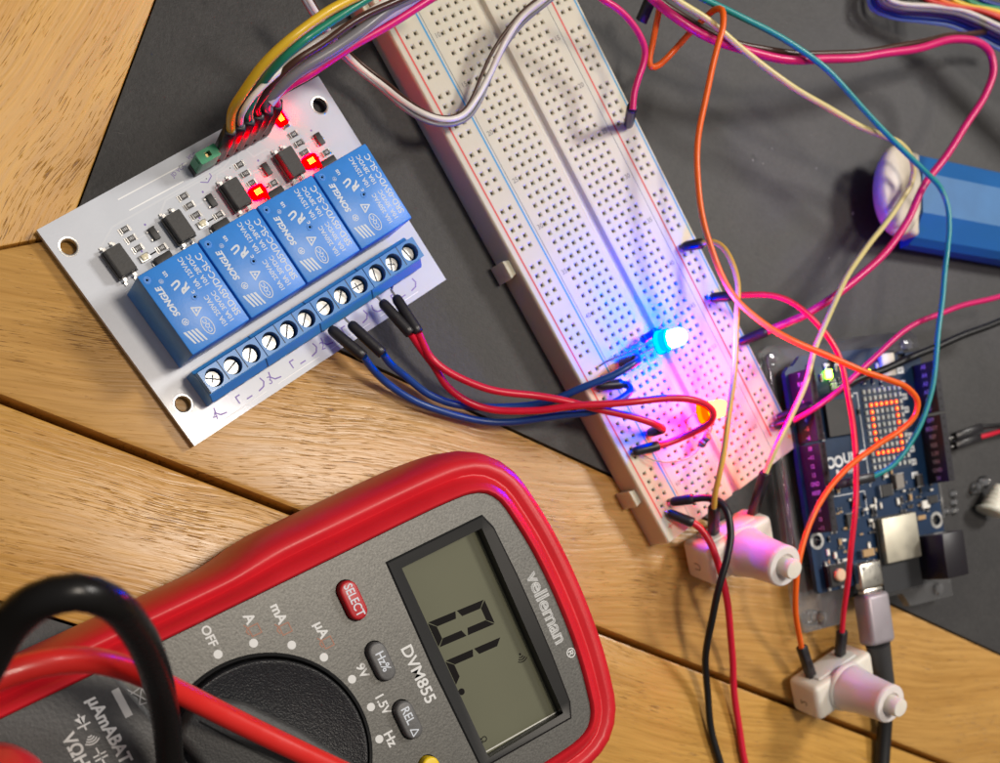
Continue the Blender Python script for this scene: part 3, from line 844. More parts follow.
# jack panel with its curved shoulder
mb = MB()
sh = [(-31.3, -20.4), (-26, -18.6), (-20, -17.4), (-14, -16.6), (0, -16.0), (14, -16.6), (20, -17.4), (26, -18.6), (31.3, -20.4)]
lo_ = dense([(-31.3, -60)] + [] + [(31.3, -60)] + sh[::-1], True)
v, f = plate_geo(lo_, [circle(-21.5, -46.5, 7.6, 40), circle(0, -46.5, 7.6, 40), circle(21.5, -46.5, 7.6, 40)], FZ, FZ + .6); mb.add(v, f, 0)
vv = []
for (x, y) in sh:
    for j in range(6):
        a = j / 5; vv.append((x * (1 - .0 * a), y + 4.6 * a, FZ + .6 - .56 * (a ** .6) - 1.1 * math.sin(a * PI) * .6 + .02))
ff = [[i * 6 + j, (i + 1) * 6 + j, (i + 1) * 6 + j + 1, i * 6 + j + 1] for i in range(len(sh) - 1) for j in range(5)]
mb.add(vv, ff, 0)
z_ = FZ + .63


def jt(body, x, y, size, bold=.07, sx=1.0): mb.text(body, size, TR(x, y, z_), 1, bold, 'CENTER', sx)


jt('µAmABAT', -20.6, -24.6, 3.4, .10, .95); jt('VΩHz', -19.2, -31.7, 3.4, .09)
mb.line([(-25.9, -28.2), (-22.7, -28.2)], .3, z_, 1); mb.line([(-23.6, -27.0), (-23.6, -29.4)], .3, z_ + .01, 1)       # diode
mb.add([(-25.3, -27.1, z_), (-25.3, -29.3, z_), (-23.6, -28.2, z_)], [[0, 1, 2]], 1)
for r in (.5, 1.0, 1.5, 2.0): mb.line([(-21.6 + r * math.cos(a), -28.2 + r * math.sin(a)) for a in (-.75, -.35, 0, .35, .75)], .25, z_, 1)
mb.line([(-18.6, -28.2), (-17.2, -28.2)], .3, z_, 1); mb.line([(-17.2, -27.0), (-17.2, -29.4)], .3, z_, 1)
mb.line([(-16.4, -27.0), (-16.4, -29.4)], .3, z_, 1); mb.line([(-16.4, -28.2), (-15.0, -28.2)], .3, z_, 1)
mb.add([(-27.2, -20.9, z_), (-21.2, -20.9, z_), (-21.2, -19.4, z_), (-27.2, -19.4, z_)], [[0, 1, 2, 3]], 2)              # bar under the bin mark
B_ = [(-24.9, -18.2), (-22.4, -18.2), (-22.0, -15.6), (-25.3, -15.6)]
for dx in (0,):
    mb.line(B_, .22, FZ + .3, 2, closed=True); mb.line([(-26.4, -18.4), (-20.9, -14.8)], .22, FZ + .31, 2); mb.line([(-26.4, -14.8), (-20.9, -18.4)], .22, FZ + .32, 2)
    mb.line([(-25.7, -15.2), (-21.6, -15.2)], .3, FZ + .3, 2)
mb.build('jack_panel', [DARKF, PRINT, mat('mark_grey', (.36, .36, .36), .5)], meter, smooth=50)
for x in (-21.5, 0, 21.5):
    MB().lathe([(7.5, FZ + .1), (7.5, FZ + .9), (6.9, FZ + .9), (6.6, FZ - 4), (2.2, FZ - 4), (2.0, FZ - 1), (1.4, FZ - 1), (1.3, FZ - 4.4), (0, FZ - 4.4)], 36, 0, TR(x, -46.5), False).build('socket', BEZEL, meter)

# ------------------------------------------------------------------ jumper wires
def pvc(name, c, rough=.32, sss=0.0): return mat('wire_' + name, c, rough, spec=.5, sss=sss, var=.05, vscale=200, rvar=.05)


W_RED = pvc('red', (.58, .008, .035)); W_BLUE = pvc('blue', (.006, .045, .23)); W_ORANGE = pvc('orange', (.80, .12, .006)); W_YELLOW = pvc('yellow', (.62, .40, .02))
W_PALE = pvc('pale_yellow', (.62, .53, .22)); W_GREEN = pvc('green', (.01, .20, .12)); W_TEAL = pvc('teal', (.01, .24, .24)); W_BLACK = pvc('black', (.005, .005, .006), .4)
W_BROWN = pvc('brown', (.055, .022, .014)); W_GREY = pvc('grey', (.17, .165, .18)); W_WHITE = pvc('white', (.66, .62, .58)); W_LILAC = pvc('lilac', (.42, .36, .46))
W_DULLY = pvc('dull_yellow', (.62, .36, .06)); W_PURPLE = pvc('purple', (.12, .03, .22)); W_PINK = pvc('crimson', (.60, .010, .14))
PLUG = mat('plug_black', (.016, .015, .018), .36, var=.12, bump=.1, bscale=900)


def A3(p): return at(*p) if not isinstance(p, Vector) else p


def plug_geo(mb, a, b, style, o, mi=0):
    """connector housing from its tip a to the cable end b"""
    a, b = a - o, b - o; d = (b - a); L = d.length; d.normalize()
    if style == 'round':
        mb.tube([a, a + d * .5, a + d * 1.2, a + d * L * .5, b - d * 1.5, b - d * .2, b], [.75, 1.15, 1.32, 1.38, 1.42, 1.4, 1.15], 14, mi)
    else:
        up = Vector((0, 0, 1)) if abs(d.z) < .9 else Vector((0, 1, 0))
        x = d.cross(up).normalized(); y = d.cross(x)
        M = Matrix((x, y, d)).transposed().to_4x4(); M.translation = a
        mb.box(-1.27, 1.27, -1.27, 1.27, 0, L, mi, M, .2, 1)
        mb.box(-.5, .5, -1.3, -1.2, L * .3, L * .55, 1, M)
        mb.cyl(0, 0, L, L + .02, .85, 1, 12, M)


def wire(label, strands, plugs=(), group='jumper wires', name='jumper_wire', cat='wire', r=.78):
    """strands: [(material, [(px, py, z) ...] or world points, radius)], plugs: [(tip, end, style, pin end)]"""
    first = A3(strands[0][1][0])
    base = Vector((first.x, first.y, 0))
    t = thing(name, label, cat, base, 0, group)
    for m_, pts, rr in strands:
        P = spline([A3(p) - base for p in pts], .9)
        ph = [random.uniform(0, 6.28) for _ in range(6)]; nP = len(P)
        P = [p + Vector((math.sin(i * .11 + ph[0]) + .6 * math.sin(i * .27 + ph[1]), math.sin(i * .12 + ph[2]) + .6 * math.sin(i * .25 + ph[3]), .5 * math.sin(i * .1 + ph[4]))) * .22 * min(1, i / 12, (nP - 1 - i) / 12) for i, p in enumerate(P)]
        MB().tube(P, rr, 12).build('cable', m_, t, smooth=60)
    for a, b, style, pin in plugs:
        a, b = A3(a), A3(b)
        mb = MB(); plug_geo(mb, a, b, style, base)
        pg = mb.build('plug', [PLUG, mat('plug_window', (.004, .004, .004), .5)], t, smooth=50)
        if pin is not None:
            d = (b - a).normalized(); p1 = A3(pin)
            MB().tube([a + d * 1.0 - base, a - base, (a - d * 1.6 if (p1 - a).length > 2.5 else a.lerp(p1, .5)) - base, p1 - base], .32, 8).build('pin', STEEL, pg)
    return t


def off_pts(pts, k, dz=0.0):
    """parallel strand, k mm to the side of a world path"""
    P = [A3(p) for p in pts]; out = []
    for i, p in enumerate(P):
        d = P[min(i + 1, len(P) - 1)] - P[max(i - 1, 0)]; q = Vector((-d.y, d.x, 0)).normalized(); out.append(p + q * k + Vector((0, 0, dz)))
    return out


# -- relay terminals to the breadboard
blueA = [(364, 357, 9.5), (372, 368, 7.5), (388, 384, 5), (420, 404, 3), (468, 418, 3.2), (516, 421, 6), (564, 416, 11), (596, 411, 14.5), (622, 399, 15.5), (630, 391, 15), (628, 385.5, 13.5), (621, 384.2, 12.4)]
wire('dark blue wire from relay terminal looping back to a plug lying near breadboard edge', [(W_BLUE, blueA, .95)],
     [((329.5, 328, 7.6), (364, 357, 9.5), 'round', rb(42.5, 48.7, 6.6)), ((596, 385.8, 10.6), (622, 384, 12.4), 'round', bbp(-3.7, 46.4))], 'wires from relay terminals')
blueB = [(383, 354, 10), (390, 364, 8), (404, 376, 5.5), (430, 394, 3.4), (462, 404.5, 3.4), (500, 408, 5), (548, 402, 10), (580, 389, 15), (612, 374.5, 19), (630, 365, 20.5), (637.5, 361, 19.8), (637.5, 359.5, 17.5)]
wire('second blue wire ending in an upright plug just below the blue lamp', [(W_BLUE, blueB, .95)],
     [((349.5, 323, 8), (383, 354, 10), 'round', rb(47.9, 48.7, 6.6)), (at(637.5, 359.5, 17.2) + Vector((-.6, .4, -7.6)), at(637.5, 359.5, 17.2), 'round', None)], 'wires from relay terminals')
redA = [(411, 334, 10.5), (420, 347, 9), (436, 367, 7), (447, 385, 6), (468, 402, 6), (494, 411, 7.5), (532, 411, 11.5), (570, 406.5, 16.5), (606, 403.5, 20), (640, 400, 23), (670, 399, 24.5), (690, 400.5, 25), (704, 405, 24.5), (712, 412.5, 23), (711, 420, 21), (704, 427, 18.5), (685, 436.5, 14.5), (669, 442.5, 12.8), (658, 446, 12.2)]
wire('red wire from relay terminal arching over the orange-red lamp to a flat plug', [(W_RED, redA, .95)],
     [((381, 301, 8.6), (411, 334, 10.5), 'round', rb(57.2, 48.9, 6.6)), ((632.5, 452, 10.2), (659, 445.5, 12.2), 'round', bbp(-3.7, 54.3))], 'wires from relay terminals')
redB = [(418.5, 333, 11), (424, 345, 10), (432, 358, 9.2), (452, 373.5, 9.6), (484, 387, 11), (532, 395, 13), (564, 402, 15), (606, 411, 17), (640, 419, 18), (656, 424.5, 17.6), (662.5, 428.5, 15.6)]
wire('red wire from relay terminal ending in an upright plug between the two lamps', [(W_RED, redB, .95)],
     [((395, 296, 9), (418.5, 333, 11), 'round', rb(62.4, 48.9, 6.6)), (at(662.5, 428.5, 15.4) + Vector((-.5, -.4, -5.9)), at(662.5, 428.5, 15.4), 'round', None)], 'wires from relay terminals')

# -- control wires on the relay board header
zc = ZT + 16.6
hdr = [rb(43.54 + 2.54 * j, 4.88, ZT + 2.6) for j in range(6)]
top = [rb(43.54 + 2.54 * j, 4.3, zc) for j in range(6)]
ctl = [('yellow', W_YELLOW, [(233, 110, 27), (241, 95, 32), (262, 65, 38), (290, 37, 42), (320, 16, 43), (352, 1, 42), (390, -18, 40)], .95),
       ('white', W_WHITE, [(243, 114, 26), (252, 100, 29), (266, 84, 31), (285, 66, 32), (305, 50, 32), (335, 30, 31), (372, 10, 30), (405, -8, 30)], .62),
       ('green', W_GREEN, [(250, 108, 24), (258, 92, 28), (268, 76, 33), (284, 58, 37), (304, 41, 39.5), (330, 23, 40), (354, 7, 40), (385, -12, 39)], .85),
       ('brown', W_BROWN, [(257, 106, 23), (266, 92, 27), (279, 76, 31), (297, 60, 34), (322, 44, 35), (352, 24, 35), (382, 8, 34), (420, -10, 33)], .75),
       ('lilac grey', W_GREY, [(266, 103, 22), (278, 89, 25), (297, 72, 28), (325, 54, 30), (356, 33, 31), (382, 16, 31), (404, 2, 31), (430, -12, 30)], 1.15),
       ('crimson', W_PINK, [(276, 97, 22), (288, 86, 23), (308, 75, 24.5), (332, 60.5, 25.5), (358, 43, 26), (386, 25.5, 26), (412, 10, 26), (440, -7, 26)], .95)]
for j, (nm, m_, pts, rr) in enumerate(ctl):
    wire(f'{nm} wire plugged into the relay board pin header', [(m_, [top[j]] + pts, rr)], [(hdr[j], top[j], 'square', None)], 'control wires on relay board header')
lil = [(270, 104, 23), (287, 83, 25), (306, 69, 27), (330, 53, 28.5), (358, 35.5, 29), (384, 18, 29.5), (408, 3, 29.5), (436, -14, 29)]
wire('pale lilac wire running alongside the red header wire', [(W_LILAC, lil, .95)], [], 'control wires on relay board header')

# -- three-core loop lying across the upper breadboard
loop = [(300, -16, 22), (308, 0, 21), (318, 17, 19), (330, 34, 16.5), (342, 49.5, 14), (360, 67, 11), (385, 87, 11), (402, 101, 13), (420, 112.5, 14.5), (438, 119, 15), (452, 119.5, 15), (464, 114.5, 14.5), (476, 99, 14), (487, 76, 14.5), (500, 49, 16.5), (520, 21, 19), (546, -2, 22), (566, -18, 24)]
P = [A3(p) for p in loop]
wire('twin grey and white ribbon wire looping across the upper breadboard', [(W_WHITE, P, .74), (W_BROWN, off_pts(P, .98), .42), (W_GREY, off_pts(P, -1.05, -.15), .46)], [], name='ribbon_wire')

# -- wires on the far side of the breadboard
orange = [(661, 1, 20), (657.5, 18, 18), (652.5, 42, 15), (649, 60, 13.5), (651, 66.5, 13.2), (659, 64.5, 13.4), (675, 51, 15), (692, 33, 19), (706, 18, 24), (716, 9.5, 28), (722, 10.5, 30), (723, 26, 30.5), (718, 45, 30), (709.5, 76, 28), (702, 112, 26), (698, 145, 24.5), (697.5, 172, 24), (701, 207, 24), (709.5, 242, 24.5), (722, 276, 25), (738, 301, 26), (765, 325, 28), (797, 343, 31), (825, 355, 33), (856, 367, 35), (888, 379, 36), (908, 389, 36), (917.5, 402, 35.5), (914.5, 417, 34), (901, 431, 32), (877, 446, 30), (851, 464, 28.5), (828, 489, 27), (814, 513, 26), (804.5, 540, 25), (798, 568, 24), (796, 595, 22), (797.5, 625, 17), (801.5, 648, 12.5)]
wire('long orange wire looping over the lit matrix board to the lower push button', [(W_ORANGE, orange, .82)],
     [((641, 22, 14), (652, -4, 18), 'square', None), ((811, 676, 8.5), (801.5, 646, 12.5), 'square', None)])
redarc = [(731, 296, 14), (742, 295, 15.2), (765, 295.5, 18), (787, 301, 20.5), (807, 313, 22.5), (825, 332, 24), (837, 353, 25), (843, 372, 25.5), (848.5, 400, 26), (853, 430, 26), (857, 463, 26), (857, 490, 25.5), (855, 515, 25), (850.5, 552, 23), (845.5, 592, 19), (842, 632, 14)]
wire('red wire arcing from breadboard edge down across the matrix board', [(W_RED, redarc, .80)],
     [((710, 297.8, 10), (732, 296, 14), 'round', bbp(13.8, 45.3)), ((840, 655, 8.5), (842, 631, 14), 'square', None)])
long_red = [(640, -14, 22), (654, 0, 22), (672, 16, 23), (695, 31.5, 24), (715, 41, 24.5), (740, 49, 25), (772, 56.5, 25.5), (812, 60, 26), (845, 59.5, 26), (875, 55.5, 26.5), (925, 46, 27), (958, 40, 27), (978, 42.5, 27), (990, 53, 26.5), (993, 70, 26), (985, 92, 25), (967, 123, 24), (945, 159, 23), (922, 190, 22), (907, 220, 21), (885, 252, 20.5), (860, 277, 20), (835, 297, 19.5), (812, 310.5, 18.5), (786, 322.5, 17), (766, 331.5, 15.5)]
wire('crimson wire bending sharply near the rainbow ribbon and returning to the breadboard', [(W_PINK, long_red, 1.12)], [((739, 342.5, 10.2), (767, 331.2, 15.6), 'round', bbp(14.8, 51))])
brown = [(644, -14, 22), (658, -1, 22), (678, 14, 22.6), (705, 29.5, 23.6), (740, 43, 24.4), (775, 50.5, 25), (812, 54.5, 25.5), (845, 54, 25.6), (880, 49, 26), (925, 41, 25), (965, 34, 21), (1000, 33, 14), (1025, 36, 13)]
wire('dark brown wire hugging the upper side of the crimson wire', [(W_BROWN, brown, .8)], [])
short_red = [(594, -8, 30), (603, 0, 30), (616, 8.5, 29.5), (630, 21, 28.5), (640, 35, 27.5), (645, 49, 26.5), (643.5, 62, 25.5), (638.5, 78, 24.5), (634.5, 93, 23.5), (632.5, 110, 22.5)]
wire('short pinkish red wire dropping into the upper breadboard rail', [(W_PINK, short_red, .85)], [(bbp(14.6, 25.6, 9.8), at(632.3, 107, 22.5), 'round', None)])
pale = [(668, -8, 28), (678, 1, 28), (710, 22.5, 27.5), (740, 47, 27), (772, 72, 26.5), (812, 99, 26), (850, 121.5, 25.5), (880, 134.5, 25), (900, 143, 24), (911, 156, 22), (914, 172, 20), (910, 187, 18.8), (901, 201, 18.5), (885, 224, 19), (866, 248, 20.5), (850, 272, 22), (836, 300, 23.5), (823, 329, 25), (813, 352, 26), (805, 385, 27), (790, 419, 26.5), (777, 446, 25), (765.5, 473, 22)]
wire('pale yellow wire draped over the off-white cap and down to upper push button', [(W_PALE, pale, .82)], [((752.5, 515, 9), (765.5, 472, 22), 'square', None)])
teal = [(692, -8, 27), (705, 0, 27), (735, 13, 27.5), (772, 32.5, 28), (800, 49.5, 28.5), (822, 66, 28.5), (842, 86, 28.5), (867, 112.5, 28), (895, 142, 27.5), (925, 172, 27), (940, 188.5, 26.5), (947, 205, 26.5), (948.5, 225, 26.5), (947, 250, 26.5), (943.5, 290, 27), (940, 320, 27.5), (936, 357, 28), (931, 390, 28), (922, 420, 27.5), (908, 446, 26.5), (892, 466, 25), (871, 477.5, 23.5)]
wire('teal green wire running from the top past the blue bar onto the matrix board', [(W_TEAL, teal, .80)], [((835, 485, 20.5), (873, 477, 23.5), 'square', (824, 487, 17.4))])
dull = [(702, 243.5, 14.5), (711, 242, 16.5), (722, 247, 19), (732, 262, 21.5), (738, 282, 23), (738, 307, 24), (736, 340, 25), (733, 372, 25.5), (730, 402, 25.5), (725.5, 438, 25), (719.5, 476, 23), (715.5, 494, 20.5), (714, 508, 18)]
wire('dull yellow wire from breadboard edge straight down beside the lamps to upper push button', [(W_DULLY, dull, .78)],
     [((682, 247, 10), (703, 243.3, 14.5), 'round', bbp(13.8, 39.1)), ((713.5, 534, 9), (714, 506, 18), 'square', None)])
pinkr = [(1030, 293, 22), (1000, 297, 22), (965, 304.5, 22), (940, 313, 22), (922, 321, 22), (890, 343, 22), (862, 369, 22), (836, 391, 21), (815, 408.5, 19), (793, 421, 15.5)]
wire('crimson wire crossing in from the right edge above the matrix board', [(W_PINK, pinkr, .82)], [((774.5, 426, 10.4), (794, 420.5, 15.5), 'round', bbp(13.8, 61))])
blackr = [(1030, 310, 20), (1000, 321, 20), (962, 336.5, 20), (925, 351.5, 20), (890, 366.5, 20), (857, 380.5, 20), (833, 394, 19.5), (808, 407, 17)]
wire('black wire crossing in from the right edge beside a crimson one', [(W_BLACK, blackr, 1.1)], [((777, 418.5, 10.6), (811, 405.5, 17), 'round', bbp(14.8, 60.4))])
blk2 = [(693, 499, 15), (706, 498, 17), (719, 502, 19), (727.5, 513, 20.5), (731, 534, 21), (727.5, 557, 20.5), (721, 582, 19), (713.5, 612, 15.5), (707, 640, 11), (705, 662, 7.5), (707, 692, 4), (712, 727, 2), (720, 760, 1.5), (730, 795, 1.5)]
wire('black wire curving from lower breadboard corner down across the oak', [(W_BLACK, blk2, 1.0)], [((670.5, 502, 10.2), (694, 498.8, 15), 'round', bbp(-2.7, 61.6))])
red2 = [(692, 522, 13.5), (700, 528, 14.2), (710, 542, 15), (719, 565, 15), (725, 590, 14), (729.5, 617, 11.5), (731.5, 650, 7), (734, 690, 3.5), (739, 727, 1.8), (745, 760, 1.4), (753, 795, 1.4)]
wire('red wire curving from lower breadboard corner down across the oak', [(W_RED, red2, .98)], [((667.5, 512.5, 10), (693.5, 522.8, 13.5), 'round', bbp(-3.7, 61.6))])
rb1 = [(980, 427.2, 9), (990, 426.3, 9), (1003, 425.5, 8.5), (1030, 422, 7)]
wire('black wire with its plug lying beside the matrix board', [(W_BLACK, rb1, .75)], [((954, 437, 8.2), (980.5, 427.3, 9), 'square', (945, 440, 8))], 'plugs beside the matrix board')
rr1 = [(978, 437.5, 6), (988, 435, 6), (1003, 430.5, 5.5), (1030, 424, 4)]
wire('red wire with its plug lying beside the matrix board', [(W_RED, rr1, .8)], [((954, 446, 5.5), (979, 437.2, 6), 'square', (946, 444, 7.5))], 'plugs beside the matrix board')
for px_, py_, z, dx in ((322.5, 24, 33, 3), (329.5, 32.5, 33, 3)):
    pass

# ------------------------------------------------------------------ lamps and resistors on the breadboard
def frame_at(o, d):
    d = d.normalized(); up = Vector((0, 0, 1)); x = up.cross(d).normalized(); y = d.cross(x)
    M = Matrix((x, y, d)).transposed().to_4x4(); M.translation = o; return M


def led(label, base_p, tip_p, shine, gstr, side, sstr, rim, rstr, leads, nm):
    a, b = at(*base_p), at(*tip_p); M = frame_at(a, b - a); L = (b - a).length
    t = thing('led_lamp', label, 'lamp', M=M)
    Mi = M.inverted()
    r = 2.5
    g = glow(nm + '_dome', shine, gstr); rm = glow(nm + '_rim', rim, rstr)
    sd = glow(nm + '_side', side, sstr)
    mb = MB().lathe([(r, 2.9), (r, L - r)] + [(r * math.cos(k * PI / 16), L - r + r * math.sin(k * PI / 16)) for k in range(1, 8)] + [(0, L)], 28, 0)
    mb.lathe([(r, 1.0), (r, 2.9)], 28, 1, None, False); mb.build('dome', [g, sd], t, smooth=60)
    MB().lathe([(2.0, -.02), (2.9, 0), (2.95, .15), (2.95, .9), (2.9, 1.02), (2.5, 1.04)], 28, 0).build('flange', rm, t, smooth=40)
    for pts in leads: MB().tube([Mi @ A3(p) for p in pts], .26, 8).build('lead', STEEL, t)
    return t


bb_, bt_ = (658.5, 342.5, 16.5), (687, 334.5, 23.6)
ba = at(*bb_)
led('blue glowing lamp bent over on its leads across the breadboard', bb_, bt_, (.0085, .013, 1.0), 130, (-.10, .0005, 1.0), 1150, (-.08, .003, 1.0), 300,
    [[at(658.5, 345, 16.4), at(650, 349.5, 15.2), at(638, 355, 13.2), bbp(2, 46, 11), bbp(2, 46, 8)], [at(657.5, 340.5, 16.4), at(645, 345, 15), at(622, 354.5, 12.6), at(606, 361.5, 10.6), bbp(-2.7, 45, 8)]], 'blue_lamp')
led('orange-red glowing lamp under the red wire loop', (700, 412.5, 14.5), (728.5, 406.5, 20.8), (1.0, .013, .006), 90, (1.0, .0004, -.010), 420, (1.0, .004, -.008), 110,
    [[at(700, 415, 14.4), at(704, 423, 14.6), at(709, 432, 13.2), bbp(7, 57, 8)], [at(699, 409, 14.4), at(690, 417, 13.5), bbp(4, 55, 8)]], 'red_lamp')
RBODY = mat('resistor_blue', (.03, .12, .35), .3, coat=.4)
BANDS = [mat('band_brown', (.08, .03, .01), .4), mat('band_black', (.01, .01, .01), .4), mat('band_gold', (.4, .27, .08), .4)]


def resistor(label, a, b, leads):
    a, b = A3(a), A3(b); M = frame_at(a, b - a); L = (b - a).length; Mi = M.inverted()
    t = thing('axial_resistor', label, 'resistor', M=M, group='blue resistors by the lamps')
    MB().lathe([(.3, -.3), (.85, 0), (1.15, .45), (1.15, 1.2), (.98, 1.6), (.98, L - 1.6), (1.15, L - 1.2), (1.15, L - .45), (.85, L), (.3, L + .3)], 18, 0).build('resistor_body', RBODY, t, smooth=50)
    for k, (z, m_) in enumerate(((.75, BANDS[0]), (L * .36, BANDS[1]), (L * .5, BANDS[1]), (L * .64, BANDS[0]), (L - .75, BANDS[2]))):
        rr = 1.17 if k in (0, 4) else 1.0; MB().lathe([(rr, z - .25), (rr + .01, z), (rr, z + .25)], 18, 0).build('band', m_, t, smooth=50)
    for pts in leads: MB().tube([Mi @ p for p in spline([A3(q) for q in pts], 1)], .25, 8).build('lead', STEEL, t)


resistor('small blue resistor standing behind the blue lamp', (641.5, 340.5, 12), (657, 330.5, 14.5),
         [[(641.5, 340.5, 12), (636, 343, 11.5), (628, 347.5, 10), bbp(2, 45, 8)], [(657, 330.5, 14.5), (661, 328, 14), (663, 328, 12.5), bbp(7, 45, 8)]])
resistor('small blue resistor with a long bent lead below the orange-red lamp', (700.5, 446, 12.5), (709, 434.5, 14),
         [[(700.5, 446, 12.5), (697, 451, 12.2), (690, 457, 12), (675, 461.5, 11.8), (660, 461.5, 11.5), (646, 457, 10.5), (640, 453.5, 9.6), bbp(-2.7, 55, 8)], [(709, 434.5, 14), (711, 430, 14.2), (711.5, 425, 14.5), (708, 420, 15)]])

# ------------------------------------------------------------------ microcontroller board on its clear base (x away from the socket end, y towards the breadboard)
AR_A = math.radians(101.04); AR_O = (149.96, -44.24, 0)
ardu = thing('microcontroller_board', 'blue microcontroller board with a lit red dot matrix showing 0', 'circuit board', AR_O, AR_A)
ARW = TR(*AR_O) @ RZ(AR_A)


def ar(x, y, z): return ARW @ Vector((x, y, z))


ZA = 10.2
PCBB = mat('blue_solder_mask', (.006, .026, .072), .3, coat=.3, var=.12, vscale=350)
SILKA = mat('board_silkscreen', (.74, .76, .78), .5)
mb = MB()
ol = [(0, .8), (.8, 0), (64.5, 0), (66.0, 1.6), (66.0, 12.4), (68.6, 15), (68.6, 47), (66, 50), (66, 51.6), (64.4, 53.3), (.8, 53.3), (0, 52.5)]
v, f = plate_geo(ol, [circle(14.0, 2.5, 1.6), circle(15.3, 50.7, 1.6), circle(66.0 - .9, 7.6, 1.6), circle(65.2, 35.5, 1.6)], ZA - 1.6, ZA); mb.add(v, f, 0)
for x, y in ((14.0, 2.5), (15.3, 50.7)): mb.lathe([(1.62, ZA + .02), (2.6, ZA + .02)], 24, 2, TR(x, y), False)
zz = ZA + .03
mb.text('UNO', 4.2, TR(37.4, 31.6, zz) @ RZ(-PI / 2), 1, .12)
for sx in (-1.55, 1.55): mb.lathe([(1.0, zz), (1.75, zz)], 24, 1, TR(36.9, 41.4 - 1.6 + sx), False)
mb.text('R4', 2.4, TR(33.6, 38.5, zz) @ RZ(-PI / 2), 1, .08); mb.text('WiFi', 2.0, TR(33.5, 33.6, zz) @ RZ(-PI / 2), 1, .05)
for x in range(20, 64, 5): mb.text(str((x * 3) % 14), 1.6, TR(x, 46.8, zz) @ RZ(-PI / 2), 1, .03)
for x in range(28, 62, 4): mb.add([(x, 7.6, zz), (x + 1.9, 7.6, zz), (x + 1.9, 10.2, zz), (x, 10.2, zz)], [[0, 1, 2, 3]], 1); mb.text('A0', 1.4, TR(x + .9, 8.9, zz + .01) @ RZ(-PI / 2), 0, .02)
mb.line([(28, 27.4), (56, 27.4), (56, 29)], .25, zz, 1); mb.line([(20, 30), (27, 30), (27, 45)], .22, zz, 1)
mb.build('circuit_board', [PCBB, SILKA, STEEL], ardu, smooth=40)

HDR = mat('female_header', (.018, .016, .022), .34)
HHOLE = mat('header_hole', (.004, .004, .005), .6); HPR = mat('header_print', (.40, .38, .44), .5)


def header(x0, npin, y0, side, txts):
    L = npin * 2.54; mb = MB()
    mb.box(x0, x0 + L, y0, y0 + 2.5, ZA + .02, ZA + 8.4, 0, None, .1, 1)
    for k in range(npin):
        cx, cy = x0 + 1.27 + 2.54 * k, y0 + 1.25
        mb.box(cx - .45, cx + .45, cy - .45, cy + .45, ZA + 8.3, ZA + 8.43, 1)
        wy = y0 + 2.5 + .02                                            # pale pin names on the wall that faces the breadboard
        M = Matrix(((0, 0, 1, 0), (0, 0, 0, 0), (0, 0, 0, 0), (0, 0, 0, 1)))
        M = Matrix(((1, 0, 0, cx), (0, 0, 1, wy), (0, -1, 0, ZA + 4.6), (0, 0, 0, 1)))
        M = Matrix(((0, 1, 0, cx), (0, 0, 1, wy), (1, 0, 0, ZA + 4.4), (0, 0, 0, 1)))
        if txts: mb.text(txts[k % len(txts)], 1.7, M, 2, .05)
    if side: mb.box(x0 + .6, x0 + L - .6, y0 + .95, y0 + 1.55, ZA + 8.38, ZA + 8.46, 2) if False else None
    return mb.build('pin_socket', [HDR, HHOLE, HPR], ardu)


header(17.6, 10, 49.6, 1, ['~11', '10', '~9', '8', 'AREF', 'GND', '13', '12'])
header(43.6, 8, 49.6, 1, ['~6', '~5', '4', '~3', '2', 'TX', 'RX', '7'])
header(25.4, 8, 1.4, 0, ['5V', 'GND', 'VIN', '3.3V', 'RES', 'REF', 'BOOT', 'OFF'])
header(46.6, 6, 1.4, 0, ['A0', 'A1', 'A2', 'A3', 'A4', 'A5'])

# dot matrix: 8 columns (across y) by 12 rows (along x)
MXO = mat('matrix_led_off', (.50, .52, .50), .3, var=.1, vscale=900); MXON = mat('matrix_led_lit', (1, .15, .02), .4, emit=(1, .018, .010), estr=1.1)
MXC = mat('matrix_led_core', (1, .4, .05), .4, emit=(1, .11, .012), estr=7); MXP = mat('matrix_panel', (.02, .035, .07), .35)
mx_ = MB().box(31.8, 57.3, 9.6, 26.0, ZA, ZA + .12, 0)
mat_p = mx_.build('dot_matrix', MXP, ardu)
on = {(r, c) for r in range(2, 10) for c in (1, 6)} | {(r, c) for r in (2, 9) for c in range(1, 7)}
for r in range(12):
    for c in range(8):
        x = 55.9 - r * 2.06; y = 25.0 - c * 2.03; lit = (r, c) in on
        g = MB().box(x - .62, x + .62, y - .5, y + .5, ZA + .1, ZA + .62, 0, None, .12, 1)
        if lit: g.box(x - .3, x + .3, y - .27, y + .27, ZA + .6, ZA + .66, 1)
        o = g.build('matrix_light', [MXON if lit else MXO, MXC], mat_p)
        if lit: o['label'] = 'lit red matrix light'

ESP = mat('shield_can', (.50, .47, .38), .5, metal=.8, rvar=.08, var=.06, vscale=200)
mb = MB(); mb.box(-4.5, 18.4, 13.0, 28.6, ZA + .02, ZA + .9, 1)
mb.box(4.4, 18.0, 13.8, 27.8, ZA + .9, ZA + 3.2, 0, None, .35, 2)
mb.build('radio_module', [ESP, mat('module_board', (.018, .019, .022), .45)], ardu)
mb = MB(); mb.box(-3.2, 10.4, 3.4, 12.2, ZA + .02, ZA + 10.8, 0, None, .3, 2); mb.box(-3.25, -3.0, 4.3, 11.3, ZA + 1, ZA + 9.5, 0)
Mj = Matrix.Translation((-3.26, 7.8, ZA + 5.6)) @ Matrix.Rotation(-PI / 2, 4, 'Y'); mb.lathe([(0, .01), (3.1, .01)], 24, 1, Mj)
mb.build('power_jack', [mat('jack_black', (.012, .010, .014), .38), HHOLE], ardu)
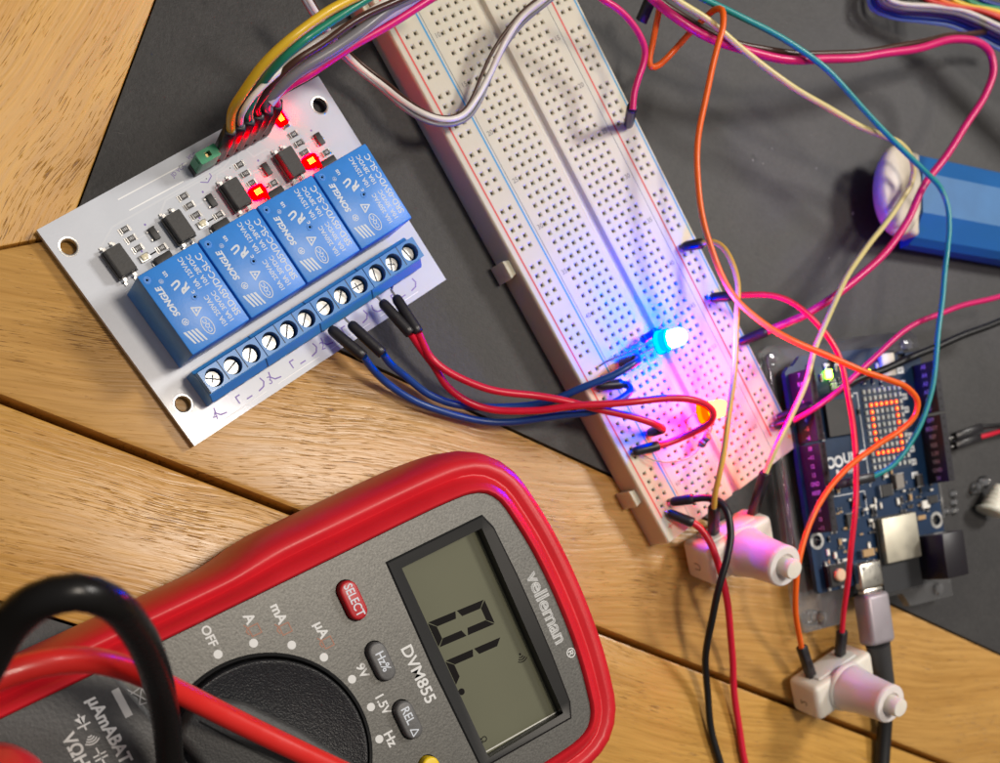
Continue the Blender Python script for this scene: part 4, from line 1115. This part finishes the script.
USBM = mat('usb_shell', (.66, .63, .55), .3, metal=1, rvar=.08)
mb = MB(); mb.box(-1.6, 6.4, 30.2, 39.2, ZA + .02, ZA + 3.3, 0, None, .9, 3)
for x, y in ((4.6, 31.6), (4.6, 37.8), (6.2, 33.2), (6.2, 36)): mb.lathe([(.6, ZA + 3.3), (.45, ZA + 3.45), (0, ZA + 3.5)], 10, 1, TR(x, y))
mb.build('usb_socket', [USBM, SOLDER], ardu)
mb = MB(); mb.box(1.2, 7.6, 43.6, 50.0, ZA + .02, ZA + 2.6, 0, None, .2, 1); mb.box(1.15, 7.65, 43.5, 50.1, ZA + 2.0, ZA + 2.2, 1)
mb.lathe([(1.9, ZA + 2.6), (1.9, ZA + 3.6), (1.5, ZA + 4.0), (0, ZA + 4.05)], 22, 2, TR(4.4, 46.8))
for x in (.9, 8.1):
    for y in (44.4, 49.2): mb.box(x - .8, x + .8, y - .5, y + .5, ZA, ZA + .8, 1, None, .1, 1)
mb.build('reset_button', [BLACK, STEEL, mat('reset_cream', (.70, .50, .33), .4)], ardu)
CAPB = mat('capacitor_tan', (.42, .27, .13), .4)
rnd = random.Random(4)


def part(nm, x, y, w, h, t, body, ends=True):
    mb = MB(); mb.box(x - w / 2, x + w / 2, y - h / 2, y + h / 2, ZA + .03, ZA + t, 0, None, min(.12, t * .2), 1)
    if ends:
        if w >= h:
            for s in (-1, 1): mb.box(*sorted((x + s * w / 2, x + s * (w / 2 + .35))), y - h / 2, y + h / 2, ZA + .02, ZA + t * .85, 1, None, .05, 1)
        else:
            for s in (-1, 1): mb.box(x - w / 2, x + w / 2, *sorted((y + s * h / 2, y + s * (h / 2 + .35))), ZA + .02, ZA + t * .85, 1, None, .05, 1)
    return mb.build(nm, [body, SOLDER], ardu)


part('main_chip', 49.5, 36.2, 10.5, 10.5, 1.5, CHIP, False); part('regulator', 26.0, 22.6, 3.6, 4.4, 1.8, CHIP); part('inductor', 28.0, 17.6, 4.2, 3.2, 2.4, mat('inductor_grey', (.22, .20, .18), .45))
part('capacitor', 8.8, 33.5, 2.2, 4.4, 2.0, CAPB); part('capacitor', 19.5, 7.2, 2.4, 3.0, 1.3, CER); part('capacitor', 15.8, 9.6, 1.4, 3.2, 1.2, CAPB)
part('chip', 24.2, 34.6, 3, 3, 1.1, CHIP); part('chip', 19.0, 37.6, 4.2, 3.2, 1.1, CHIP); part('chip', 27.0, 8.2, 3.2, 2.6, 1.2, CHIP); part('diode', 20.6, 4.4, 2.4, 3.8, 1.8, CHIP)
for (x0, x1, y0, y1, n_) in ((18.5, 31, 12, 28, 34), (16, 31, 28, 46, 34), (8, 16, 28, 48, 22), (57.5, 66, 14, 46, 26), (18, 26, 3, 12, 9), (42, 56, 28, 44, 12)):
    for _ in range(n_):
        x, y = rnd.uniform(x0, x1), rnd.uniform(y0, y1)
        if (44 < x < 55 and 30.5 < y < 42) or (22.5 < x < 29.8 and 15 < y < 25.4): continue
        w, h = rnd.choice(((1.5, .8), (.8, 1.5), (1.0, .6), (.6, 1.0), (1.7, 1.1)))
        part('chip_resistor' if rnd.random() < .5 else 'chip_capacitor', x, y, w, h, rnd.uniform(.4, .9), rnd.choice((RESB, CAPB, CER, CHIP)))
GRN = mat('lit_green_led', (.3, 1, .1), .4, emit=(.28, 1.0, .02), estr=45)
mb = MB(); mb.box(61.2, 63.7, 36.6, 38.6, ZA + .02, ZA + 1.0, 0, None, .3, 2); mb.build('power_lamp', GRN, ardu)['label'] = 'lit green power lamp'
mb = MB(); mb.box(61.2, 62.4, 21.4, 22.4, ZA + .02, ZA + .7, 0, None, .2, 2); mb.build('signal_lamp', mat('lit_lime_led', (.6, .9, .1), .4, emit=(.55, .75, .02), estr=6), ardu)
mb = MB(); mb.box(59.5, 66.4, 12.2, 17.6, ZA + .02, ZA + 1.9, 0, None, .5, 2); mb.build('plug_socket', mat('socket_cream', (.72, .66, .56), .4), ardu)

ACR = bpy.data.materials.new('clear_acrylic'); ACR.use_nodes = True
_nt = ACR.node_tree; _nt.nodes.remove(_nt.nodes['Principled BSDF'])
_o = _nt.nodes['Material Output']; _t = _nt.nodes.new('ShaderNodeBsdfTransparent'); _t.inputs[0].default_value = (.90, .91, .92, 1)
_g = _nt.nodes.new('ShaderNodeBsdfGlossy'); _g.inputs['Roughness'].default_value = .08
_d = _nt.nodes.new('ShaderNodeBsdfDiffuse'); _d.inputs[0].default_value = (.8, .8, .82, 1)
_lw = _nt.nodes.new('ShaderNodeLayerWeight'); _lw.inputs['Blend'].default_value = .35
_m1 = _nt.nodes.new('ShaderNodeMixShader'); _m1.inputs[0].default_value = .09
_m2 = _nt.nodes.new('ShaderNodeMixShader')
_nt.links.new(_t.outputs[0], _m1.inputs[1]); _nt.links.new(_d.outputs[0], _m1.inputs[2])
_nt.links.new(_lw.outputs['Fresnel'], _m2.inputs[0]); _nt.links.new(_m1.outputs[0], _m2.inputs[1]); _nt.links.new(_g.outputs[0], _m2.inputs[2])
_nt.links.new(_m2.outputs[0], _o.inputs['Surface'])
base = thing('acrylic_base', 'clear acrylic base plate under the blue microcontroller board', 'base plate', AR_O, AR_A)
mb = MB()
bo = [(-11, -4.5), (-11, 14), (-6.5, 16.5), (-6.5, 29), (-4, 30), (-4, 39.5), (-6.5, 40.5), (-11, 43), (-11, 56.5), (-4, 58), (71, 58), (73, 55), (73, -2), (71, -4.5)]
v, f = plate_geo(bo, [circle(-7.6, 2.0, 1.5, 16), circle(-7.6, 50, 1.5, 16), rrect(20, 60, 10, 44, 2)], 3.0, 5.8); mb.add(v, f, 0)
mb.build('plate', ACR, base)
for x, y in ((-7.6, 2.0), (-7.6, 50), (69, 1), (69, 54)):
    MB().lathe([(2.2, .05), (2.6, .4), (2.6, 2.4), (2.2, 3.0), (1.4, 3.0), (1.4, 5.9), (2.0, 6.0), (1.6, 7.0), (0, 7.2)], 24, 0, TR(x, y)).build('foot', ACR, base, smooth=50)
for x0, x1, y0, y1 in ((10, 70, 56.0, 57.2), (14, 30, -3.8, -2.6)):
    MB().box(x0, x1, y0, y1, 5.85, 8.0, 0, None, .3, 2).build('rail', ACR, base)
for x, y in ((14, 2.5), (15.3, 50.7), (65, 7.6), (65.2, 35.5)):
    MB().cyl(x, y, 5.85, ZA - 1.65, 2.4, 0, 20).build('spacer', ACR, base)

# ------------------------------------------------------------------ usb cable
usb = thing('usb_cable', 'black cable with grey metal plug in the microcontroller board socket', 'cable', ar(-2, 34.6, 0))
uo = ar(-2, 34.6, 0)
UM = mat('plug_grey_metal', (.33, .30, .33), .42, metal=.3, rvar=.06, bump=.05)
Mu = TR(*(-uo)) @ ARW
mb = MB(); mb.box(-18.6, -3.0, 30.2, 39.4, ZA - 1.9, ZA + 4.9, 0, Mu, 1.6, 4); mb.build('plug', UM, usb, smooth=50)
MB().box(-3.1, -1.6, 30.9, 38.7, ZA + .3, ZA + 3.1, 0, Mu, .6, 2).build('plug_tip', USBM, usb)
RUBB = mat('cable_black', (.012, .012, .013), .42)
c0 = ar(-18.4, 34.8, ZA + 1.5) - uo; cend = [at(886, 690, 7) - uo, at(885, 720, 4), at(882, 765, 2.4) - uo, at(878, 830, 2.4) - uo]; cend[1] = cend[1] - uo
P = spline([c0, c0.lerp(cend[0], .5)] + cend, 1.5)
n = len(P); MB().tube(P, [2.3] * n, 16).build('cable', RUBB, usb, smooth=60)
k = [i for i in range(n) if (P[i] - c0).length < 17]
MB().tube([P[i] for i in k], [3.7 - 1.0 * i / len(k) for i in range(len(k))], 18).build('strain_relief', mat('relief_grey', (.04, .04, .042), .5), usb, smooth=60)

# ------------------------------------------------------------------ push buttons
NYL = mat('nylon_white', (.74, .70, .63), .38, sss=.5, sssr=(1, .8, .6), var=.03, vscale=120, bump=.05)
NYLB = mat('barrel_white', (.72, .67, .66), .36, sss=.4, sssr=(1, .8, .7))


def push_button(base_px, label, mark, tilt_k=1.0):
    ax = Vector((.13, -.26 * tilt_k, .96)).normalized(); e1 = Vector((.89, .45, 0)); e1 = (e1 - ax * e1.dot(ax)).normalized(); e2 = ax.cross(e1)
    M = Matrix((e1, e2, ax)).transposed().to_4x4()
    z0 = max(0, -min((s * 12 * e1 + t_ * 5.5 * e2).z for s in (-1, 1) for t_ in (-1, 1))) + .02
    M.translation = at(*base_px, z0)
    t = thing('push_button', label, 'push button', M=M)
    b = MB(); b.box(-12, 12, -5.8, 5.8, 0, 11.5, 0, None, 1.7, 4)
    b.box(-8, 8, 5.2, 6.3, 1.6, 9.2, 0, None, .5, 3)
    b.lathe([(7.4, 11.0), (7.4, 12.0), (6.9, 12.6), (6.4, 12.7)], 40, 0)
    # hollow terminal mark on the end wall
    Me = Matrix(((0, 0, -1, -12.02), (1, 0, 0, -1.0), (0, 1, 0, 5.4), (0, 0, 0, 1)))
    b.text(mark, 3.6, Me, 1, .03)
    b.build('switch_body', [NYL, mat('terminal_mark', (.16, .13, .08), .5)], t, smooth=40)
    MB().lathe([(6.6, 11.5), (6.9, 12.5), (6.8, 14.0), (6.1, 18), (5.6, 26.2), (5.7, 26.6), (5.65, 27.6), (5.3, 28.0), (3.5, 28.0), (3.3, 27.2), (0, 27.2)], 48, 0).build('barrel', NYLB, t, smooth=40)
    MB().lathe([(2.75, 26.9), (2.75, 31.0), (2.5, 31.5), (0, 31.6)], 32, 0).build('plunger', NYL, t, smooth=40)
    return t


push_button((716, 541), 'white push button nearest the breadboard, glowing magenta on one side', '∩', 1.15)
push_button((818, 675), 'white push button beside the grey cable plug on the oak', '2')

# ------------------------------------------------------------------ blue bar with an off-white cap
bar_ = thing('capped_bar', 'blue plastic bar with a worn off-white rounded cap', 'tool', (136, 68, 0))
BARB = mat('bar_blue', (.012, .115, .36), .42, var=.06, vscale=60, bump=.06); BARL = mat('bar_facet_blue', (.045, .165, .38), .55, var=.08, vscale=120, bump=.08)
CAPW = mat('worn_off_white', (.58, .52, .43), .40, var=.14, vscale=170, bump=.12, bscale=700, rvar=.1)
mb = MB()
pr_ = [(14.0, .1), (14.0, 7.0), (12.6, 9.4), (6.2, 12.6), (-6.0, 12.9), (-12.6, 9.6), (-14.2, 7.0), (-14.2, .1)]
v = [(0, y, max(z, 3.2)) for y, z in pr_] + [(110, y + 3, z) for y, z in pr_]; n = len(pr_)
fc = [[i, (i + 1) % n, (i + 1) % n + n, i + n] for i in range(n)] + [list(range(n))[::-1], list(range(n, 2 * n))]
mi = [1 if i == 3 else 0 for i in range(n)] + [0, 0]
bm = bmesh.new(); vv = [bm.verts.new(q) for q in v]
for ff_, q in zip(fc, mi): F_ = bm.faces.new([vv[i] for i in ff_]); F_.material_index = q
bmesh.ops.recalc_face_normals(bm, faces=bm.faces[:]); bm.verts.index_update()
mb.add([q.co.copy() for q in bm.verts], [[q.index for q in F_.verts] for F_ in bm.faces], [F_.material_index for F_ in bm.faces]); bm.free()
mb.build('bar', [BARB, BARL], bar_, smooth=20)
mb = MB()


def oval(a, b, cx, n_=44, p=2.5):
    return [(cx + a * math.copysign(abs(math.cos(t)) ** (2 / p), math.cos(t)), b * math.copysign(abs(math.sin(t)) ** (2 / p), math.sin(t))) for t in [2 * PI * k / n_ for k in range(n_)]]


mb.lathe([(.66, 6.6), (.90, 7.2), (.99, 8.6), (1.0, 10.0), (.97, 11.2), (.90, 12.0), (.86, 12.1), (0, 12.2)], 64, 0, Matrix.Translation((-7.2, 0, 0)) @ Matrix.Diagonal((8.6, 13.5, 1, 1)))
mb.lathe([(1.0, 11.6), (1.0, 12.9), (.94, 13.8), (.84, 14.2), (0, 14.5)], 64, 0, Matrix.Translation((-10.6, 0, 0)) @ Matrix.Diagonal((6.6, 12.2, 1, 1)))
mb.box(-4, .5, -12.6, 12.6, 4.0, 11.4, 0, None, 1.2, 3)
mb.build('cap', CAPW, bar_, smooth=50)

# ------------------------------------------------------------------ rainbow ribbon cable
rbn = [('light_blue', (.16, .28, .55), [(870, -14), (869, 1), (873, 9), (884, 14.5), (898, 18.5), (925, 21.5), (950, 25.5), (975, 36), (1000, 49), (1034, 66)], 15),
       ('blue', (.01, .04, .25), [(874, -14), (873, 0), (877, 7), (888, 12), (900, 15.5), (927, 18), (952, 21.5), (977, 31.5), (1000, 43), (1034, 60)], 16),
       ('violet', (.12, .08, .22), [(878, -14), (877, -1), (881, 5), (891, 9), (903, 12), (929, 14), (955, 17.5), (980, 27.5), (1002, 38), (1034, 54)], 17),
       ('grey', (.30, .28, .27), [(882, -14), (882, -2), (886, 3), (895, 6.5), (906, 8.7), (932, 10.2), (958, 14), (983, 24), (1004, 34), (1034, 49)], 18),
       ('white', (.68, .63, .57), [(887, -14), (887, -3), (891, 1), (899, 3.5), (910, 5.0), (935, 6.5), (962, 10.5), (986, 20), (1006, 29.5), (1034, 43)], 19),
       ('black', (.012, .012, .012), [(892, -16), (900, -4), (915, .0), (938, 2.5), (966, 7), (990, 16), (1010, 25), (1034, 37)], 19),
       ('brown', (.10, .05, .03), [(905, -16), (922, -4), (944, -.5), (970, 4), (993, 12.5), (1012, 21), (1034, 31)], 19),
       ('red', (.60, .03, .02), [(920, -14), (940, -3), (962, .5), (978, 3), (997, 9.5), (1014, 17), (1034, 26)], 19),
       ('orange', (.75, .16, .02), [(935, -14), (955, -3.5), (975, -.5), (1000, 6.5), (1016, 13), (1034, 21)], 19),
       ('yellow', (.75, .55, .06), [(950, -14), (968, -4), (985, -1.2), (1004, 3.5), (1018, 9), (1034, 16)], 19),
       ('green', (.03, .26, .12), [(964, -14), (980, -4.5), (1000, -1), (1020, 5), (1034, 11)], 19),
       ('blue', (.01, .06, .30), [(976, -14), (992, -5), (1010, -1.5), (1034, 6)], 19)]
ro = at(930, 10, 0)
ribbon = thing('ribbon_cable', 'flat rainbow ribbon cable curling in from the corner', 'cable', ro)
for k, (nm, c, pts, z) in enumerate(rbn):
    pts = [(x, y + {5: 2, 6: 4, 7: 7, 8: 9, 9: 10, 10: 10, 11: 9}.get(k, 0)) for x, y in pts]; z += 1.2 * (k > 6) + 1.0 * (k in (3, 4))
    MB().tube(spline([at(x, y, z - 12 + .105 * (x - 868)) - ro for x, y in [(pts[0][0] + 60, pts[0][1] - 260), (pts[0][0] + 8, pts[0][1] - 70)] + pts + [(pts[-1][0] + 120, pts[-1][1] + 50)]], 1), .72, 12).build('strand', mat('ribbon_' + nm, c, .34, var=.05), ribbon, smooth=60)

# ------------------------------------------------------------------ clear plastic stopper at the right edge
cs = thing('plastic_stopper', 'clear plastic stopper with ribbed pale end lying on the slate', 'stopper', at(990, 500, 0))
so = at(990, 500, 0); pale_ = mat('ribbed_pale', (.80, .78, .68), .3, trans=.1, sss=.4, bump=.6, bscale=500)
a_ = at(991, 510, 4) - so; b_ = at(1000, 484, 5) - so
Ms = frame_at(a_, b_ - a_)
MB().lathe([(0, -1.2), (4.6, -1.0), (5.0, -.4), (4.3, .2), (3.7, .7)] + [(3.6 - .2 * k + (.2 if k % 2 else 0), 1.2 + k * .8) for k in range(9)] + [(1.6, 8.6), (0, 8.8)], 30, 0, Ms).build('ribbed_end', pale_, cs, smooth=25)
for px_, py_, rr in ((979, 486, 1.6), (987, 481.5, 2.1), (976.5, 491, 1.2)):
    q = at(px_, py_, 1.6) - so
    MB().lathe([(rr, -1.5), (rr * 1.02, -.6), (rr * .8, .8), (rr * .4, 1.5), (0, 1.7)], 20, 0, TR(*q)).build('droplet', ACR, cs, smooth=60)
for i_, (px_, py_) in enumerate(((954, 493.5), (954.5, 502), (947, 511), (955, 510.5))):
    q = at(px_, py_, 0)
    o = MB().lathe([(1.25, -.45), (1.3, .3), (.9, 1.0), (0, 1.2)], 18, 0).build('clear_bumper', ACR, None, q, 60)
    tag(o, 'tiny clear bump foot beside the dark power jack', 'bumper', 'clear bump feet on the slate')

# ------------------------------------------------------------------ test leads
TLB = mat('lead_black', (.006, .0055, .0055), .28, spec=.35, rvar=.05); TLR = mat('lead_red', (.62, .018, .014), .34, coat=.15, rvar=.05)
bo_ = at(80, 592, 0)
bl = thing('test_lead', 'thick black test lead arching over the meter jacks', 'test lead', bo_, group='meter test leads')
P = spline([p - bo_ for p in [at(-45, 720, 78), at(-12, 660, 88), at(8, 626, 93), at(38, 601, 98), at(75, 592, 100), at(108, 601, 97), at(134, 627, 88), at(150, 657, 78), at(160, 690, 67), at(167, 727, 58), at(170, 765, 51), at(171, 810, 45), at(172, 860, 42)]], 2)
MB().tube(P, [3.0 - .65 * i / len(P) for i in range(len(P))], 20).build('cable', TLB, bl, smooth=60)
ro_ = at(150, 680, 0)
rl = thing('test_lead', 'red test lead crossing the meter dial under the black one', 'test lead', ro_, group='meter test leads')
P = spline([p - ro_ for p in [at(-45, 700, 74), at(-5, 678, 74), at(40, 664, 73), at(85, 660, 70), at(125, 668, 64), at(165, 685, 57.5), at(205, 705, 53), at(255, 730, 50), at(305, 754, 48), at(350, 775, 46), at(400, 800, 44)]], 2)
MB().tube(P, 2.25, 20).build('cable', TLR, rl, smooth=60)
sk = TR(*MM_O) @ RZ(MM_A) @ Vector((-21.5, -46.5, 0)) - ro_
MB().lathe([(6.2, 33), (6.4, 37), (7.2, 37.6), (8.0, 41), (8.6, 52), (8.4, 62), (6.6, 67), (0, 68)], 36, 0, TR(*sk)).build('plug', mat('plug_red', (.60, .008, .022), .38, coat=.1), rl, smooth=50)

# ------------------------------------------------------------------ light
w = bpy.data.worlds.new('World'); sc.world = w; w.use_nodes = True
nt = w.node_tree; bg = nt.nodes['Background']
tcw = nt.nodes.new('ShaderNodeTexCoord'); sep = nt.nodes.new('ShaderNodeSeparateXYZ'); rmp = nt.nodes.new('ShaderNodeValToRGB')
nt.links.new(tcw.outputs['Generated'], sep.inputs[0]); nt.links.new(sep.outputs['Z'], rmp.inputs['Fac'])
rmp.color_ramp.elements[0].color = (.25, .2, .16, 1); rmp.color_ramp.elements[1].color = (.95, .92, .90, 1)
nt.links.new(rmp.outputs['Color'], bg.inputs['Color']); bg.inputs['Strength'].default_value = .30


def lamp(name, target, direction, dist, size, power, color, shape='DISK'):
    ld = bpy.data.lights.new(name, 'AREA'); ld.shape = shape; ld.size = size; ld.energy = power; ld.color = color
    o = bpy.data.objects.new(name, ld); col.objects.link(o)
    d = Vector(direction).normalized(); p = Vector(target) * S + d * dist
    o.location = p; o.rotation_euler = (-d).to_track_quat('-Z', 'Y').to_euler(); return o


lamp('ceiling_lamp', (30, 0, 0), (8, 5.5, 12), 1.1, .21, 7.0, (1.0, .95, .89))
lamp('pendant_lamp', (-70, -30, 0), (52, 32, 277), 1.0, .17, 4.8, (1.0, .89, .76))
def beam(name, base_p, tip_p, power, color, spread):
    # the lens of a lit lamp throws its light forward
    a, b = at(*base_p), at(*tip_p); d = (b - a).normalized()
    ld = bpy.data.lights.new(name, 'SPOT'); ld.energy = power; ld.use_nodes = True; ld.spot_size = math.radians(spread); ld.spot_blend = .9; ld.shadow_soft_size = .002
    en = ld.node_tree.nodes['Emission']; v = ld.node_tree.nodes.new('ShaderNodeVectorMath'); v.operation = 'SCALE'
    v.inputs[0].default_value = color; v.inputs['Scale'].default_value = 1.0
    ld.node_tree.links.new(v.outputs['Vector'], en.inputs['Color'])
    o = bpy.data.objects.new(name, ld); col.objects.link(o); o.location = (b + d * 1.0) * S; o.rotation_euler = d.to_track_quat('-Z', 'Y').to_euler()


beam('blue_lamp_beam', bb_, bt_, 1.3, (.08, .03, 1.0), 165)
beam('red_lamp_beam', (700, 412.5, 14.5), (728.5, 406.5, 20.8), .10, (1.0, -.05, .02), 165)
sc.cycles.use_denoising = True
sc.cycles.max_bounces = 8; sc.cycles.transmission_bounces = 8; sc.cycles.sample_clamp_indirect = 6
sc.cycles.caustics_reflective = False; sc.cycles.caustics_refractive = False
